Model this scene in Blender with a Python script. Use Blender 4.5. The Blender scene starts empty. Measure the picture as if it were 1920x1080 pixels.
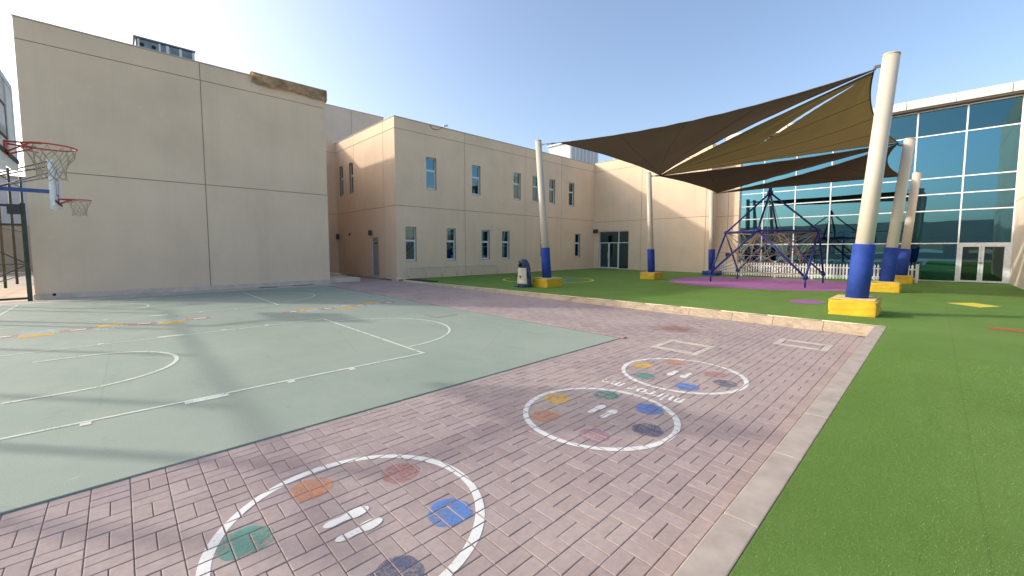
import bpy, bmesh, math, random
from mathutils import Vector, Matrix
random.seed(7)
R = math.radians
scene = bpy.context.scene
COL = scene.collection

# ------------------------------------------------------------------ camera
cam_d = bpy.data.cameras.new('camera')
cam = bpy.data.objects.new('camera', cam_d); COL.objects.link(cam)
CAM_H = 1.7
cam.location = (0, 0, CAM_H)
PITCH, AX = 4.038, 46.10            # degrees below the horizon; angle of the view from the X axis
cam.rotation_euler = (R(90 - PITCH), 0, R(AX - 90))
cam_d.sensor_width = 36; cam_d.sensor_fit = 'HORIZONTAL'
cam_d.lens = 765 / 1920 * 36
cam_d.shift_y = -20 / 1920
cam_d.clip_start = .05; cam_d.clip_end = 2000
scene.camera = cam

# ------------------------------------------------------------------ light
SUN = Vector((-1, 1.2, .75)).normalized()          # towards the sun
elev = math.asin(SUN.z)
world = bpy.data.worlds.new('World'); scene.world = world; world.use_nodes = True
wn = world.node_tree.nodes; wl = world.node_tree.links
bg = wn['Background']
sky = wn.new('ShaderNodeTexSky'); sky.sky_type = 'NISHITA'; sky.sun_disc = False
sky.sun_elevation = elev
sky.sun_rotation = math.atan2(SUN.x, SUN.y)
sky.altitude = 0; sky.air_density = .9; sky.dust_density = 3.4; sky.ozone_density = 1.2
wl.new(sky.outputs[0], bg.inputs[0]); bg.inputs[1].default_value = .15
sd = bpy.data.lights.new('sun', 'SUN'); sd.energy = 1.4; sd.angle = R(1.5); sd.color = (1, .95, .88)
so = bpy.data.objects.new('sun', sd); COL.objects.link(so)
so.rotation_euler = (-SUN).to_track_quat('-Z', 'Y').to_euler()
scene.view_settings.view_transform = 'Standard'; scene.view_settings.look = 'None'
scene.view_settings.gamma = 1; scene.view_settings.use_curve_mapping = False
scene.view_settings.exposure = 1.04

# ------------------------------------------------------------------ materials
MATS = {}
def new_mat(name):
    m = bpy.data.materials.new(name); m.use_nodes = True
    nt = m.node_tree; MATS[name] = m
    return m, nt, nt.nodes['Principled BSDF']
def setin(n, k, v):
    if k in n.inputs: n.inputs[k].default_value = v
def noise(nt, scale, detail=4, rough=.55, coord='obj', vscale=None):
    tc = nt.nodes.new('ShaderNodeTexCoord')
    if coord == 'world':
        geo = nt.nodes.new('ShaderNodeNewGeometry'); src = geo.outputs['Position']
    else: src = tc.outputs['Object']
    if vscale:
        mp = nt.nodes.new('ShaderNodeMapping'); mp.inputs['Scale'].default_value = vscale
        nt.links.new(src, mp.inputs[0]); src = mp.outputs[0]
    n = nt.nodes.new('ShaderNodeTexNoise'); n.inputs['Scale'].default_value = scale
    n.inputs['Detail'].default_value = detail; n.inputs['Roughness'].default_value = rough
    nt.links.new(src, n.inputs['Vector'])
    return n.outputs['Fac']
def ramp(nt, fac, stops):
    r = nt.nodes.new('ShaderNodeValToRGB'); e = r.color_ramp.elements
    e[0].position, e[0].color = stops[0][0], (*stops[0][1], 1)
    e[1].position, e[1].color = stops[-1][0], (*stops[-1][1], 1)
    for p, c in stops[1:-1]:
        x = e.new(p); x.color = (*c, 1)
    nt.links.new(fac, r.inputs[0]); return r.outputs[0]
def mixc(nt, fac, a, b, mode='MIX'):
    m = nt.nodes.new('ShaderNodeMix'); m.data_type = 'RGBA'; m.blend_type = mode
    for sock, v in ((m.inputs[0], fac), (m.inputs[6], a), (m.inputs[7], b)):
        if hasattr(v, 'links'): nt.links.new(v, sock)
        elif isinstance(v, (int, float)): sock.default_value = v
        else: sock.default_value = (*v, 1)
    return m.outputs[2]
def bump(nt, bs, h, strength=.3, dist=.01):
    b = nt.nodes.new('ShaderNodeBump'); b.inputs['Strength'].default_value = strength
    b.inputs['Distance'].default_value = dist
    nt.links.new(h, b.inputs['Height']); nt.links.new(b.outputs[0], bs.inputs['Normal'])
def plain(name, col, rough=.6, metal=0, var=.12, scale=6, spec=.4, bmp=0):
    m, nt, bs = new_mat(name)
    n = noise(nt, scale, 5, .6, 'world')
    lo = tuple(c * (1 - var) for c in col); hi = tuple(min(1, c * (1 + var)) for c in col)
    nt.links.new(ramp(nt, n, [(.3, lo), (.7, hi)]), bs.inputs['Base Color'])
    bs.inputs['Roughness'].default_value = rough; bs.inputs['Metallic'].default_value = metal
    setin(bs, 'Specular IOR Level', spec)
    if bmp: bump(nt, bs, noise(nt, scale * 12, 4, .6, 'world'), bmp, .004)
    return m
def wall_paint(name, col):
    m, nt, bs = new_mat(name)
    big = noise(nt, .45, 6, .62, 'world')
    c = ramp(nt, big, [(.25, tuple(x * .90 for x in col)), (.5, col), (.75, tuple(min(1, x * 1.07) for x in col))])
    streak = noise(nt, 1.6, 5, .6, 'world', (1.2, 1.2, .07))
    c = mixc(nt, ramp(nt, streak, [(.50, (0, 0, 0)), (.76, (.20, .20, .20))]), c, tuple(x * .74 for x in col))
    spots = noise(nt, 3.1, 3, .5, 'world')
    c = mixc(nt, ramp(nt, spots, [(.69, (0, 0, 0)), (.74, (.35, .35, .35))]), c, tuple(min(1, x * 1.15) for x in col))
    nt.links.new(c, bs.inputs['Base Color']); bs.inputs['Roughness'].default_value = .92
    setin(bs, 'Specular IOR Level', .15)
    bump(nt, bs, noise(nt, 60, 5, .7, 'world'), .22, .006)
    return m
WALL = wall_paint('wall_paint', (.80, .615, .435))
WALL2 = wall_paint('wall_paint_pale', (.74, .60, .465))
plain('joint', (.33, .262, .20), .95)
plain('plinth', (.64, .54, .42), .9, var=.15, scale=3)
m, nt, bs = new_mat('kerb_tan')
c = ramp(nt, noise(nt, 2.2, 6, .7, 'world'), [(.3, (.38, .29, .195)), (.6, (.50, .40, .28))])
c = mixc(nt, ramp(nt, noise(nt, 1.3, 7, .75, 'world'), [(.55, (0, 0, 0)), (.66, (.75, .75, .75))]), c, (.26, .165, .085))
c = mixc(nt, ramp(nt, noise(nt, 30, 4, .7, 'world'), [(.35, (.5, .5, .5)), (.55, (0, 0, 0))]), c, (.30, .22, .14))
nt.links.new(c, bs.inputs['Base Color']); bs.inputs['Roughness'].default_value = .95; setin(bs, 'Specular IOR Level', .2)
bump(nt, bs, noise(nt, 40, 5, .7, 'world'), .5, .01)
plain('kerb_flat', (.40, .335, .275), .95, var=.16, scale=5, bmp=.35)
plain('concrete', (.50, .44, .365), .95, var=.2, scale=2.2, bmp=.3)
plain('coping', (.50, .44, .37), .85)
plain('frame_white', (.70, .72, .73), .45)
plain('alu', (.62, .63, .63), .35, .5)
plain('mullion', (.74, .77, .79), .4, .2)
plain('door_grey', (.36, .345, .325), .6)
plain('pole_cream', (.56, .50, .40), .45, var=.05, scale=1.2)
plain('pad_blue', (.018, .055, .28), .75, var=.18, scale=7, bmp=.4)
plain('frame_blue', (.014, .019, .15), .4, var=.25)
plain('pad_yellow', (.66, .42, .02), .7, var=.16, scale=4, bmp=.3)
plain('pad_top', (.68, .50, .24), .9, var=.15)
plain('white_plastic', (.82, .82, .82), .5, var=.04)
plain('rope_tan', (.31, .26, .19), .9)
plain('rope_red', (.27, .13, .075), .9)
plain('dark_steel', (.055, .065, .045), .6, var=.3)
plain('arm_blue', (.035, .075, .25), .4)
plain('rim_red', (.60, .085, .04), .4)
plain('net_white', (.44, .38, .28), .9)
plain('cable_grey', (.12, .115, .11), .5, .6)
plain('sheet_steel', (.22, .26, .28), .5, .4, var=.3)
plain('dark_box', (.06, .055, .05), .6)
plain('penguin_blue', (.035, .055, .115), .4, var=.3, scale=7)
plain('penguin_cream', (.72, .62, .44), .5, var=.1)
plain('black', (.012, .012, .014), .5)
plain('interior', (.10, .12, .13), .9)
plain('interior_floor', (.12, .12, .115), .6)
plain('column_grey', (.30, .31, .31), .8)
plain('fascia', (.66, .63, .57), .5, .15, var=.06)
plain('sail_hem', (.05, .04, .03), .8)
plain('trim_pale', (.72, .62, .42), .8)
plain('far_wall', (.42, .36, .27), .95, scale=.6)
plain('far_pale', (.55, .56, .56), .9, scale=.3)
plain('purple_rubber', (.37, .145, .345), .9, var=.15, scale=5, bmp=.3)
plain('tarp', (.62, .45, .27), .85, var=.4, scale=3)
plain('sealed_lid', (.36, .285, .255), .9, var=.2, scale=8, bmp=.3)
plain('glass_grey', (.55, .57, .57), .15, var=.03)
plain('sand', (.50, .42, .32), .95, var=.15, scale=.8, bmp=.2)
plain('drain_dark', (.02, .035, .018), .8)

def paint_mat(name, col, wear=.30, amax=1.0):
    m, nt, bs = new_mat(name)
    n = noise(nt, 5, 6, .7, 'world'); n2 = noise(nt, 46, 4, .65, 'world')
    c = ramp(nt, n, [(.3, tuple(x * .86 for x in col)), (.7, col)])
    nt.links.new(c, bs.inputs['Base Color']); bs.inputs['Roughness'].default_value = .8
    a = nt.nodes.new('ShaderNodeMath'); a.operation = 'ADD'
    nt.links.new(n, a.inputs[0]); nt.links.new(n2, a.inputs[1])
    t = nt.nodes.new('ShaderNodeMapRange'); t.inputs[1].default_value = .62 + wear * .5; t.inputs[2].default_value = .80 + wear * .5
    t.inputs[3].default_value = amax*.25; t.inputs[4].default_value = amax
    nt.links.new(a.outputs[0], t.inputs[0]); nt.links.new(t.outputs[0], bs.inputs['Alpha'])
    return m
paint_mat('paint_white', (.78, .77, .71), .12, .95)
paint_mat('paint_word', (.80, .79, .73), -.2)
paint_mat('paint_line', (.70, .73, .62), .24, .9)
paint_mat('paint_yellow', (.75, .46, .08), .42, 0.85)
paint_mat('paint_orange', (.72, .30, .13), .52, 0.62)
paint_mat('paint_red', (.52, .16, .12), .60, 0.5)
paint_mat('paint_green', (.10, .34, .26), .48, 0.72)
paint_mat('paint_blue', (.10, .25, .60), .42, 0.78)
paint_mat('paint_navy', (.09, .12, .21), .50, 0.68)
paint_mat('paint_magenta', (.42, .15, .25), .68, 0.45)
paint_mat('paint_pink', (.66, .36, .29), .50, 0.6)
paint_mat('paint_sky', (.56, .68, .74), .50, 0.6)
paint_mat('turf_yellow', (.72, .60, .06), .0)
paint_mat('turf_red', (.42, .09, .035), .0)
paint_mat('turf_blue', (.10, .33, .36), .35)
paint_mat('turf_purple', (.34, .13, .30), .1)

# pavers: tone per block, sand in patches
def paver_mat(name, per_object):
    m, nt, bs = new_mat(name)
    if per_object:
        oi = nt.nodes.new('ShaderNodeObjectInfo'); fac = oi.outputs['Random']
    else:
        at = nt.nodes.new('ShaderNodeAttribute'); at.attribute_name = 'tone'; fac = at.outputs['Fac']
    c = ramp(nt, fac, [(0, (.335, .257, .240)), (.5, (.365, .287, .268)), (1, (.40, .317, .295))])
    dust = noise(nt, .55, 6, .65, 'world')
    c = mixc(nt, ramp(nt, dust, [(.42, (0, 0, 0)), (.68, (.62, .62, .62))]), c, (.50, .41, .345))
    fine = noise(nt, 22, 6, .7, 'world')
    c = mixc(nt, ramp(nt, fine, [(.35, (.28, .28, .28)), (.62, (0, 0, 0))]), c, (.20, .145, .135))
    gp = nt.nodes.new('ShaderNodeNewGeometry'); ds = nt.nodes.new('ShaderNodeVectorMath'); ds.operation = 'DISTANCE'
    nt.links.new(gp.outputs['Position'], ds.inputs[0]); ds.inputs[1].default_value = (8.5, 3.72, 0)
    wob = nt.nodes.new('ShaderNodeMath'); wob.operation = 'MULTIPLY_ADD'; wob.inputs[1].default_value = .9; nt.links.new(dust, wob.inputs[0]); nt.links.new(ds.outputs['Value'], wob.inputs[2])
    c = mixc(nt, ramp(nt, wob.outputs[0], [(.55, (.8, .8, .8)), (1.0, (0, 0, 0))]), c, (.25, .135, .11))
    nt.links.new(c, bs.inputs['Base Color']); bs.inputs['Roughness'].default_value = .9
    setin(bs, 'Specular IOR Level', .25)
    bump(nt, bs, noise(nt, 160, 3, .7, 'world'), .35, .003)
    return m
paver_mat('paver_block', True); paver_mat('paver_joined', False)
plain('joint_sand', (.20, .155, .13), .98, var=.25, scale=9, bmp=.3)

m, nt, bs = new_mat('court')
n1 = noise(nt, .35, 6, .6, 'world'); n2 = noise(nt, 2.6, 7, .7, 'world', (1, .45, 1)); n3 = noise(nt, 90, 3, .6, 'world')
c = ramp(nt, n1, [(.3, (.245, .298, .230)), (.55, (.290, .338, .265)), (.75, (.340, .372, .292))])
c = mixc(nt, ramp(nt, n2, [(.5, (0, 0, 0)), (.75, (.45, .45, .45))]), c, (.37, .37, .30))
c = mixc(nt, ramp(nt, n2, [(.25, (.4, .4, .4)), (.42, (0, 0, 0))]), c, (.15, .195, .16))
c = mixc(nt, ramp(nt, n3, [(.35, (.25, .25, .25)), (.6, (0, 0, 0))]), c, (.14, .175, .145))
n4 = noise(nt, 1.1, 8, .72, 'world', (.5, 1.6, 1)); n5 = noise(nt, 3.3, 8, .8, 'world', (.7, 2.2, 1))
c = mixc(nt, ramp(nt, n5, [(.655, (0, 0, 0)), (.70, (.55, .55, .55))]), c, (.52, .52, .46))
c = mixc(nt, ramp(nt, n4, [(.60, (0, 0, 0)), (.68, (.35, .35, .35))]), c, (.33, .31, .25))
vo = nt.nodes.new('ShaderNodeTexVoronoi'); vo.feature = 'DISTANCE_TO_EDGE'; vo.inputs['Scale'].default_value = .28
geo = nt.nodes.new('ShaderNodeNewGeometry'); nt.links.new(geo.outputs['Position'], vo.inputs['Vector'])
c = mixc(nt, ramp(nt, vo.outputs['Distance'], [(.0, (.22, .22, .22)), (.004, (0, 0, 0))]), c, (.15, .17, .14))
nt.links.new(c, bs.inputs['Base Color']); bs.inputs['Roughness'].default_value = .8
bump(nt, bs, n3, .2, .003)

m, nt, bs = new_mat('turf')
n1 = noise(nt, .8, 5, .6, 'world'); n2 = noise(nt, 55, 5, .8, 'world'); n3 = noise(nt, 240, 2, .8, 'world')
c = ramp(nt, n1, [(.3, (.145, .255, .052)), (.7, (.190, .320, .075))])
c = mixc(nt, ramp(nt, n2, [(.3, (.45, .45, .45)), (.6, (0, 0, 0))]), c, (.085, .165, .03))
c = mixc(nt, ramp(nt, n3, [(.5, (0, 0, 0)), (.8, (.4, .4, .4))]), c, (.24, .36, .11))
n6 = noise(nt, .5, 4, .6, 'world', (.25, 2.2, 1)); c = mixc(nt, ramp(nt, n6, [(.45, (0, 0, 0)), (.7, (.4, .4, .4))]), c, (.20, .29, .085))
n7 = noise(nt, 1.7, 6, .7, 'world'); c = mixc(nt, ramp(nt, n7, [(.58, (0, 0, 0)), (.75, (.4, .4, .4))]), c, (.26, .29, .12))
geo = nt.nodes.new('ShaderNodeNewGeometry'); sp = nt.nodes.new('ShaderNodeSeparateXYZ'); nt.links.new(geo.outputs['Position'], sp.inputs[0])
mu = nt.nodes.new('ShaderNodeMath'); mu.operation = 'MULTIPLY_ADD'; mu.inputs[1].default_value = .5; mu.inputs[2].default_value = 50.13; nt.links.new(sp.outputs['Y'], mu.inputs[0])
fr_ = nt.nodes.new('ShaderNodeMath'); fr_.operation = 'FRACT'; nt.links.new(mu.outputs[0], fr_.inputs[0])
c = mixc(nt, ramp(nt, fr_.outputs[0], [(0, (.28, .28, .28)), (.003, (.25, .25, .25)), (.006, (0, 0, 0))]), c, (.06, .12, .02))
nt.links.new(c, bs.inputs['Base Color']); bs.inputs['Roughness'].default_value = .95
setin(bs, 'Specular IOR Level', .1)
bump(nt, bs, n3, .8, .02)
plain('grass_blade', (.16, .275, .06), .85, var=.28, scale=90, spec=.1)

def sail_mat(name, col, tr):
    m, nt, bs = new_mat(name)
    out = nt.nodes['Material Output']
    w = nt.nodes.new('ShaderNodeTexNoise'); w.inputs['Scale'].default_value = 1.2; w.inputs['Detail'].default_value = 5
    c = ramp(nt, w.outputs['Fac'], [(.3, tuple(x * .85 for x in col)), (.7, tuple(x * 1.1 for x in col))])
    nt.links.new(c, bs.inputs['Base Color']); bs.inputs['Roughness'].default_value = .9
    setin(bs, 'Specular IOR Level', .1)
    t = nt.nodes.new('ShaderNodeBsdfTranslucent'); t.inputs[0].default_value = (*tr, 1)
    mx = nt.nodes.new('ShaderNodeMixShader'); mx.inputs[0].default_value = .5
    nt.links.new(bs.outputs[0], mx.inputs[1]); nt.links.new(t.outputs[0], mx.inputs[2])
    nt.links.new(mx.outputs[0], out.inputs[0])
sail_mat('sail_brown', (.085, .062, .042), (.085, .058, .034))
sail_mat('sail_lit', (.15, .108, .048), (.165, .112, .040))  # same brown fabric, sun shining through it put into the colour
sail_mat('sail_dim', (.060, .042, .029), (.050, .032, .018))  # same fabric again, coloured darker for the sails that catch less light

def glass_mat(name, tint, trans, lo, hi, rough=.012, wob=.015):
    m, nt, bs = new_mat(name); nt.nodes.remove(bs)
    out = nt.nodes['Material Output']
    g = nt.nodes.new('ShaderNodeBsdfGlossy'); g.inputs['Color'].default_value = (*tint, 1); g.inputs['Roughness'].default_value = rough
    t = nt.nodes.new('ShaderNodeBsdfTransparent'); t.inputs['Color'].default_value = (*trans, 1)
    fr = nt.nodes.new('ShaderNodeFresnel'); fr.inputs[0].default_value = 1.5
    mr = nt.nodes.new('ShaderNodeMapRange'); mr.inputs[3].default_value = lo; mr.inputs[4].default_value = hi
    nt.links.new(fr.outputs[0], mr.inputs[0])
    b = nt.nodes.new('ShaderNodeBump'); b.inputs['Strength'].default_value = wob; b.inputs['Distance'].default_value = .5
    nt.links.new(noise(nt, .35, 2, .5, 'world'), b.inputs['Height']); nt.links.new(b.outputs[0], g.inputs['Normal'])
    mx = nt.nodes.new('ShaderNodeMixShader')
    nt.links.new(mr.outputs[0], mx.inputs[0]); nt.links.new(t.outputs[0], mx.inputs[1]); nt.links.new(g.outputs[0], mx.inputs[2])
    nt.links.new(mx.outputs[0], out.inputs[0])
glass_mat('curtain_glass', (.135, .35, .475), (.09, .21, .27), .55, 1.0)
glass_mat('curtain_glass_top', (.07, .18, .235), (.08, .16, .19), .6, 1.0)
glass_mat('window_glass', (.15, .27, .33), (.05, .10, .12), .5, 1.0)
glass_mat('door_glass', (.22, .33, .35), (.35, .45, .45), .35, 1.0)
sail_mat('acrylic', (.62, .64, .65), (.62, .65, .66))

# ------------------------------------------------------------------ helpers
def box(bm, x0, x1, y0, y1, z0, z1):
    v = [bm.verts.new(p) for p in ((x0,y0,z0),(x1,y0,z0),(x1,y1,z0),(x0,y1,z0),(x0,y0,z1),(x1,y0,z1),(x1,y1,z1),(x0,y1,z1))]
    for f in ((0,3,2,1),(4,5,6,7),(0,1,5,4),(1,2,6,5),(2,3,7,6),(3,0,4,7)): bm.faces.new([v[i] for i in f])
def bbox(bm, x0, x1, y0, y1, z0, z1, b=.02, seg=2):
    t = bmesh.new(); box(t, x0, x1, y0, y1, z0, z1)
    bmesh.ops.bevel(t, geom=t.edges[:], offset=b, segments=seg, profile=.6, affect='EDGES')
    merge(bm, t)
def merge(bm, t, M=None):
    vm = {}
    for v in t.verts: vm[v] = bm.verts.new(M @ v.co if M else v.co)
    for f in t.faces:
        try:
            nf = bm.faces.new([vm[v] for v in f.verts]); nf.smooth = f.smooth
        except ValueError: pass
    t.free()
def tube(bm, p0, p1, r0, r1=None, seg=8, caps=True):
    p0, p1 = Vector(p0), Vector(p1); r1 = r0 if r1 is None else r1
    q = (p1 - p0).to_track_quat('Z', 'Y').to_matrix()
    a, b = [], []
    for i in range(seg):
        w = Vector((math.cos(2*math.pi*i/seg), math.sin(2*math.pi*i/seg), 0))
        a.append(bm.verts.new(p0 + q @ (w*r0))); b.append(bm.verts.new(p1 + q @ (w*r1)))
    for i in range(seg):
        j = (i+1) % seg
        f = bm.faces.new((a[i], a[j], b[j], b[i])); f.smooth = seg > 5
    if caps: bm.faces.new(a[::-1]); bm.faces.new(b)
def path(bm, pts, r, seg=6, closed=False):
    pts = [Vector(p) for p in pts]; n = len(pts); rings = []
    for i, p in enumerate(pts):
        a = pts[(i-1) % n] if closed or i else p
        b = pts[(i+1) % n] if closed or i < n-1 else p
        q = (b - a).to_track_quat('Z', 'Y').to_matrix() if (b-a).length > 1e-9 else Matrix.Identity(3)
        rings.append([bm.verts.new(p + q @ Vector((r*math.cos(2*math.pi*k/seg), r*math.sin(2*math.pi*k/seg), 0))) for k in range(seg)])
    for i in range(n if closed else n-1):
        A, B = rings[i], rings[(i+1) % n]
        # keep rings aligned
        off = min(range(seg), key=lambda o: sum((A[k].co - B[(k+o) % seg].co).length for k in range(seg)))
        for k in range(seg):
            f = bm.faces.new((A[k], A[(k+1) % seg], B[(k+1+off) % seg], B[(k+off) % seg])); f.smooth = True
    if not closed: bm.faces.new(rings[0][::-1]); bm.faces.new(rings[-1])
def sphere(bm, c, r, u=12, v=8):
    bmesh.ops.create_uvsphere(bm, u_segments=u, v_segments=v, radius=r, matrix=Matrix.Translation(c))
def mesh(name, bm, mat, recalc=False):
    if recalc: bmesh.ops.recalc_face_normals(bm, faces=bm.faces[:])
    me = bpy.data.meshes.new(name); bm.to_mesh(me); bm.free()
    me.materials.append(mat if not isinstance(mat, str) else MATS[mat]); return me
def obj(name, bm, mat, parent=None, loc=None, rz=0, recalc=True):
    me = bm if isinstance(bm, bpy.types.Mesh) else mesh(name, bm, mat, recalc)
    o = bpy.data.objects.new(name, me); COL.objects.link(o)
    if loc is not None: o.location = loc
    o.rotation_euler.z = rz
    if parent is not None:
        o.parent = parent
        if parent.type == 'EMPTY': o.matrix_parent_inverse = Matrix.LocRotScale(parent.location, parent.rotation_euler, None).inverted()
    return o
def part(name, parent, mat, fn, **k):
    bm = bmesh.new(); fn(bm); return obj(name, bm, mat, parent, **k)
def tag(o, label, cat, group=None):
    o['label'] = label; o['category'] = cat
    if group: o['group'] = group
    return o
def thing(name, label, cat, loc=(0,0,0), group=None):
    o = bpy.data.objects.new(name, None); COL.objects.link(o); o.location = loc; o.empty_display_size = .2
    return tag(o, label, cat, group)
def struct(o, kind='structure'): o['kind'] = kind; return o
def turf_z(x, y): return max(.03, .2 - .0075*max(0, y-.6) - .0083*max(0, x-10.6))

# projection of a point to photo pixels, used only to pick which blocks are the largest in view
def in_view(x, y):
    a = R(AX); fx = x*math.cos(a) + y*math.sin(a); rx = x*math.sin(a) - y*math.cos(a)
    fw = fx*math.cos(R(PITCH)) + CAM_H*math.sin(R(PITCH)); up = fx*math.sin(R(PITCH)) - CAM_H*math.cos(R(PITCH))
    if fw < .1: return False
    px = 960 + 765*rx/fw; py = 520 - 765*up/fw
    return -30 < px < 1950 and py < 1110

# ================================================================== GROUND
bm = bmesh.new()
NG = 40
for i in range(NG):
    pass
vs = [bm.verts.new(p) for p in ((-400,-400,-.09),(400,-400,-.09),(400,400,-.09),(-400,400,-.09))]
bm.faces.new(vs)
struct(obj('ground', bm, 'sand'))

# ---- court slab
CX1, CY0, CY1 = 6.75, 4.07, 19.3
bm = bmesh.new(); bbox(bm, -12, CX1, CY0, CY1, -.08, .012, .006, 1)
court = struct(obj('court', bm, 'court'))
bm = bmesh.new(); bbox(bm, -12, 7.3, CY1+.004, 20.62, -.08, .006, .006, 1)
struct(obj('concrete_apron', bm, 'concrete'))

LZ = .0165
def flat_poly(bm, pts, z=LZ): bm.faces.new([bm.verts.new((x, y, z)) for x, y in pts])
def strip(bm, a, b, w=.044, z=LZ):
    a, b = Vector(a), Vector(b); d = (b-a).normalized(); n = Vector((-d.y, d.x))*w/2
    flat_poly(bm, [a-n, b-n, b+n, a+n], z)
def arc(bm, c, r, a0, a1, w=.044, z=LZ, n=40):
    for i in range(n):
        t0, t1 = R(a0+(a1-a0)*i/n), R(a0+(a1-a0)*(i+1)/n)
        f = lambda rr, t: (c[0]+rr*math.cos(t), c[1]+rr*math.sin(t))
        flat_poly(bm, [f(r-w/2,t0), f(r+w/2,t0), f(r+w/2,t1), f(r-w/2,t1)], z)
def line(fn): return part('court_line', court, 'paint_line', fn)
for (ya, yb, yc, xf) in ((5.67, 10.12, 7.9, 3.47), (13.6, 18.3, 15.95, 3.38)):
    line(lambda b: strip(b, (-2.2, ya), (xf+.025, ya)))
    line(lambda b: strip(b, (-2.2, yb), (xf+.025, yb)))
    line(lambda b: strip(b, (xf, ya+.026), (xf, yb-.026)))
    line(lambda b: arc(b, (xf+.03, yc), 1.68, -89, 89))
    def inner(b):
        c = (-.55, yc+.2); arc(b, c, 1.12, -90, 90, .055)
        strip(b, (-1.0, c[1]-1.12), (c[0]-.001, c[1]-1.12), .055); strip(b, (-1.0, c[1]+1.12), (c[0]-.001, c[1]+1.12), .055)
    line(inner)
    for x0, x1 in ((.44, .84), (-.35, -.27), (1.46, 1.54), (2.24, 2.32)):
        line(lambda b: flat_poly(b, [(x0, ya-.115), (x1, ya-.115), (x1, ya-.027), (x0, ya-.027)]))
        line(lambda b: flat_poly(b, [(x0, yb+.027), (x1, yb+.027), (x1, yb+.115), (x0, yb+.115)]))
line(lambda b: strip(b, (-2.25, 4.6), (-2.25, 19.0)))

def hopscotch(x0, cy, step, seq, label):
    t = thing('hopscotch', label, 'game marking', (x0, cy, .012), 'hopscotch games painted on the court')
    x = x0
    for k, s in enumerate(seq):
        a, b = x + .02, x + step - .02
        if s == 's':
            part('single_square', t, 'paint_pink', lambda m: flat_poly(m, [(a, cy-.19), (b, cy-.19), (b, cy+.19), (a, cy+.19)], .0150))
            part('number_bar', t, 'paint_white', lambda m: flat_poly(m, [(a+.16, cy-.07), (b-.08, cy-.07), (b-.08, cy+.03), (a+.16, cy+.03)], .0185))
        else:
            lo, hi = ('paint_yellow', 'paint_sky') if s == 'd' else ('paint_sky', 'paint_yellow')
            part('double_square', t, lo, lambda m: flat_poly(m, [(a, cy-.40), (b, cy-.40), (b, cy-.01), (a, cy-.01)], .0150))
            part('double_square', t, hi, lambda m: flat_poly(m, [(a, cy+.01), (b, cy+.01), (b, cy+.40), (a, cy+.40)], .0150))
        x += step
hopscotch(-1.98, 12.3, .505, 'sdsesds', 'faded pink, yellow and blue hopscotch on the court, nearer the basketball hoops')
hopscotch(3.0, 11.85, .46, 'sesdses', 'faded pink, yellow and blue hopscotch crossing the court towards the pink paving')

# ---- pavers, basket weave of 200 x 100 blocks
bm = bmesh.new()
box(bm, -12, 10.45, .80, CY0-.006, -.08, -.012)
bed = struct(obj('pavement', bm, 'joint_sand'))
bm = bmesh.new(); box(bm, CX1+.006, 10.45, CY0-.004, 28.1, -.08, -.012)
part_bed = obj('sand_bed', bm, 'joint_sand', bed)
GAP = .0036
def paver_mesh(lx, ly):
    b = bmesh.new(); hx, hy, c = lx/2-GAP/2, ly/2-GAP/2, .004
    rings = []
    for dx, z in ((0, -.02), (0, -c*.7), (c, 0)):
        rings.append([b.verts.new((sx*(hx-dx), sy*(hy-dx), z)) for sx, sy in ((-1,-1),(1,-1),(1,1),(-1,1))])
    for A, B in zip(rings, rings[1:]):
        for i in range(4): b.faces.new((A[i], A[(i+1)%4], B[(i+1)%4], B[i]))
    b.faces.new(rings[-1])
    return mesh('paver', b, 'paver_block')
PLONG = paver_mesh(.2, .1)
blocks = []                                             # (cx, cy, lx, ly)
X0, Y0 = -.02, .97
def weave(x0, x1, y0, y1):
    i0, i1 = math.floor((x0-X0)/.2), math.ceil((x1-X0)/.2)
    j0, j1 = math.floor((y0-Y0)/.2+1e-6), math.ceil((y1-Y0)/.2-1e-6)
    for i in range(i0, i1):
        for j in range(j0, j1):
            cx, cy = X0+.2*i+.1, Y0+.2*j+.1
            if not (x0-.01 < cx-.1 and cx+.1 < x1+.01 and y0-.01 < cy-.1 and cy+.1 < y1+.01): continue
            if (i+j) % 2: new = [(cx, cy-.05, .2, .1), (cx, cy+.05, .2, .1)]
            else: new = [(cx-.05, cy, .1, .2), (cx+.05, cy, .1, .2)]
            blocks.extend(new)
weave(-4.02, 10.2, .97, 3.97)
weave(6.98, 10.2, 3.97, 28.0)
for k in range(71):                                     # border courses
    blocks.append((-4.02+.1+.2*k, .92, .2, .1))
for k in range(54): blocks.append((-4.02+.1+.2*k, 4.02, .2, .1))
for k in range(135): blocks.append((6.93, 4.07+.1+.2*k-.1+.1, .1, .2)); 
for k in range(136): blocks.append((10.23, .97+.1+.2*k, .1, .2)); blocks.append((10.33, .97+.1+.2*k, .1, .2))
HOLES = [(6.58, 7.38, 2.57, 3.37), (8.38, 8.98, 1.17, 1.97)]
def covered(b):
    return any(b[0]+b[2]/2 > h[0]+.012 and b[0]-b[2]/2 < h[1]-.012 and b[1]+b[3]/2 > h[2]+.012 and b[1]-b[3]/2 < h[3]-.012 for h in HOLES)
blocks = [b for b in blocks if not covered(b)]
blocks.sort(key=lambda b: (0 if in_view(b[0], b[1]) else 1, math.hypot(b[0], b[1])))
rnd = random.Random(3)
TOPZ = {}
verts, faces, tones = [], [], []
pv = [v.co.copy() for v in PLONG.vertices]; pf = [tuple(p.vertices) for p in PLONG.polygons]
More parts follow.
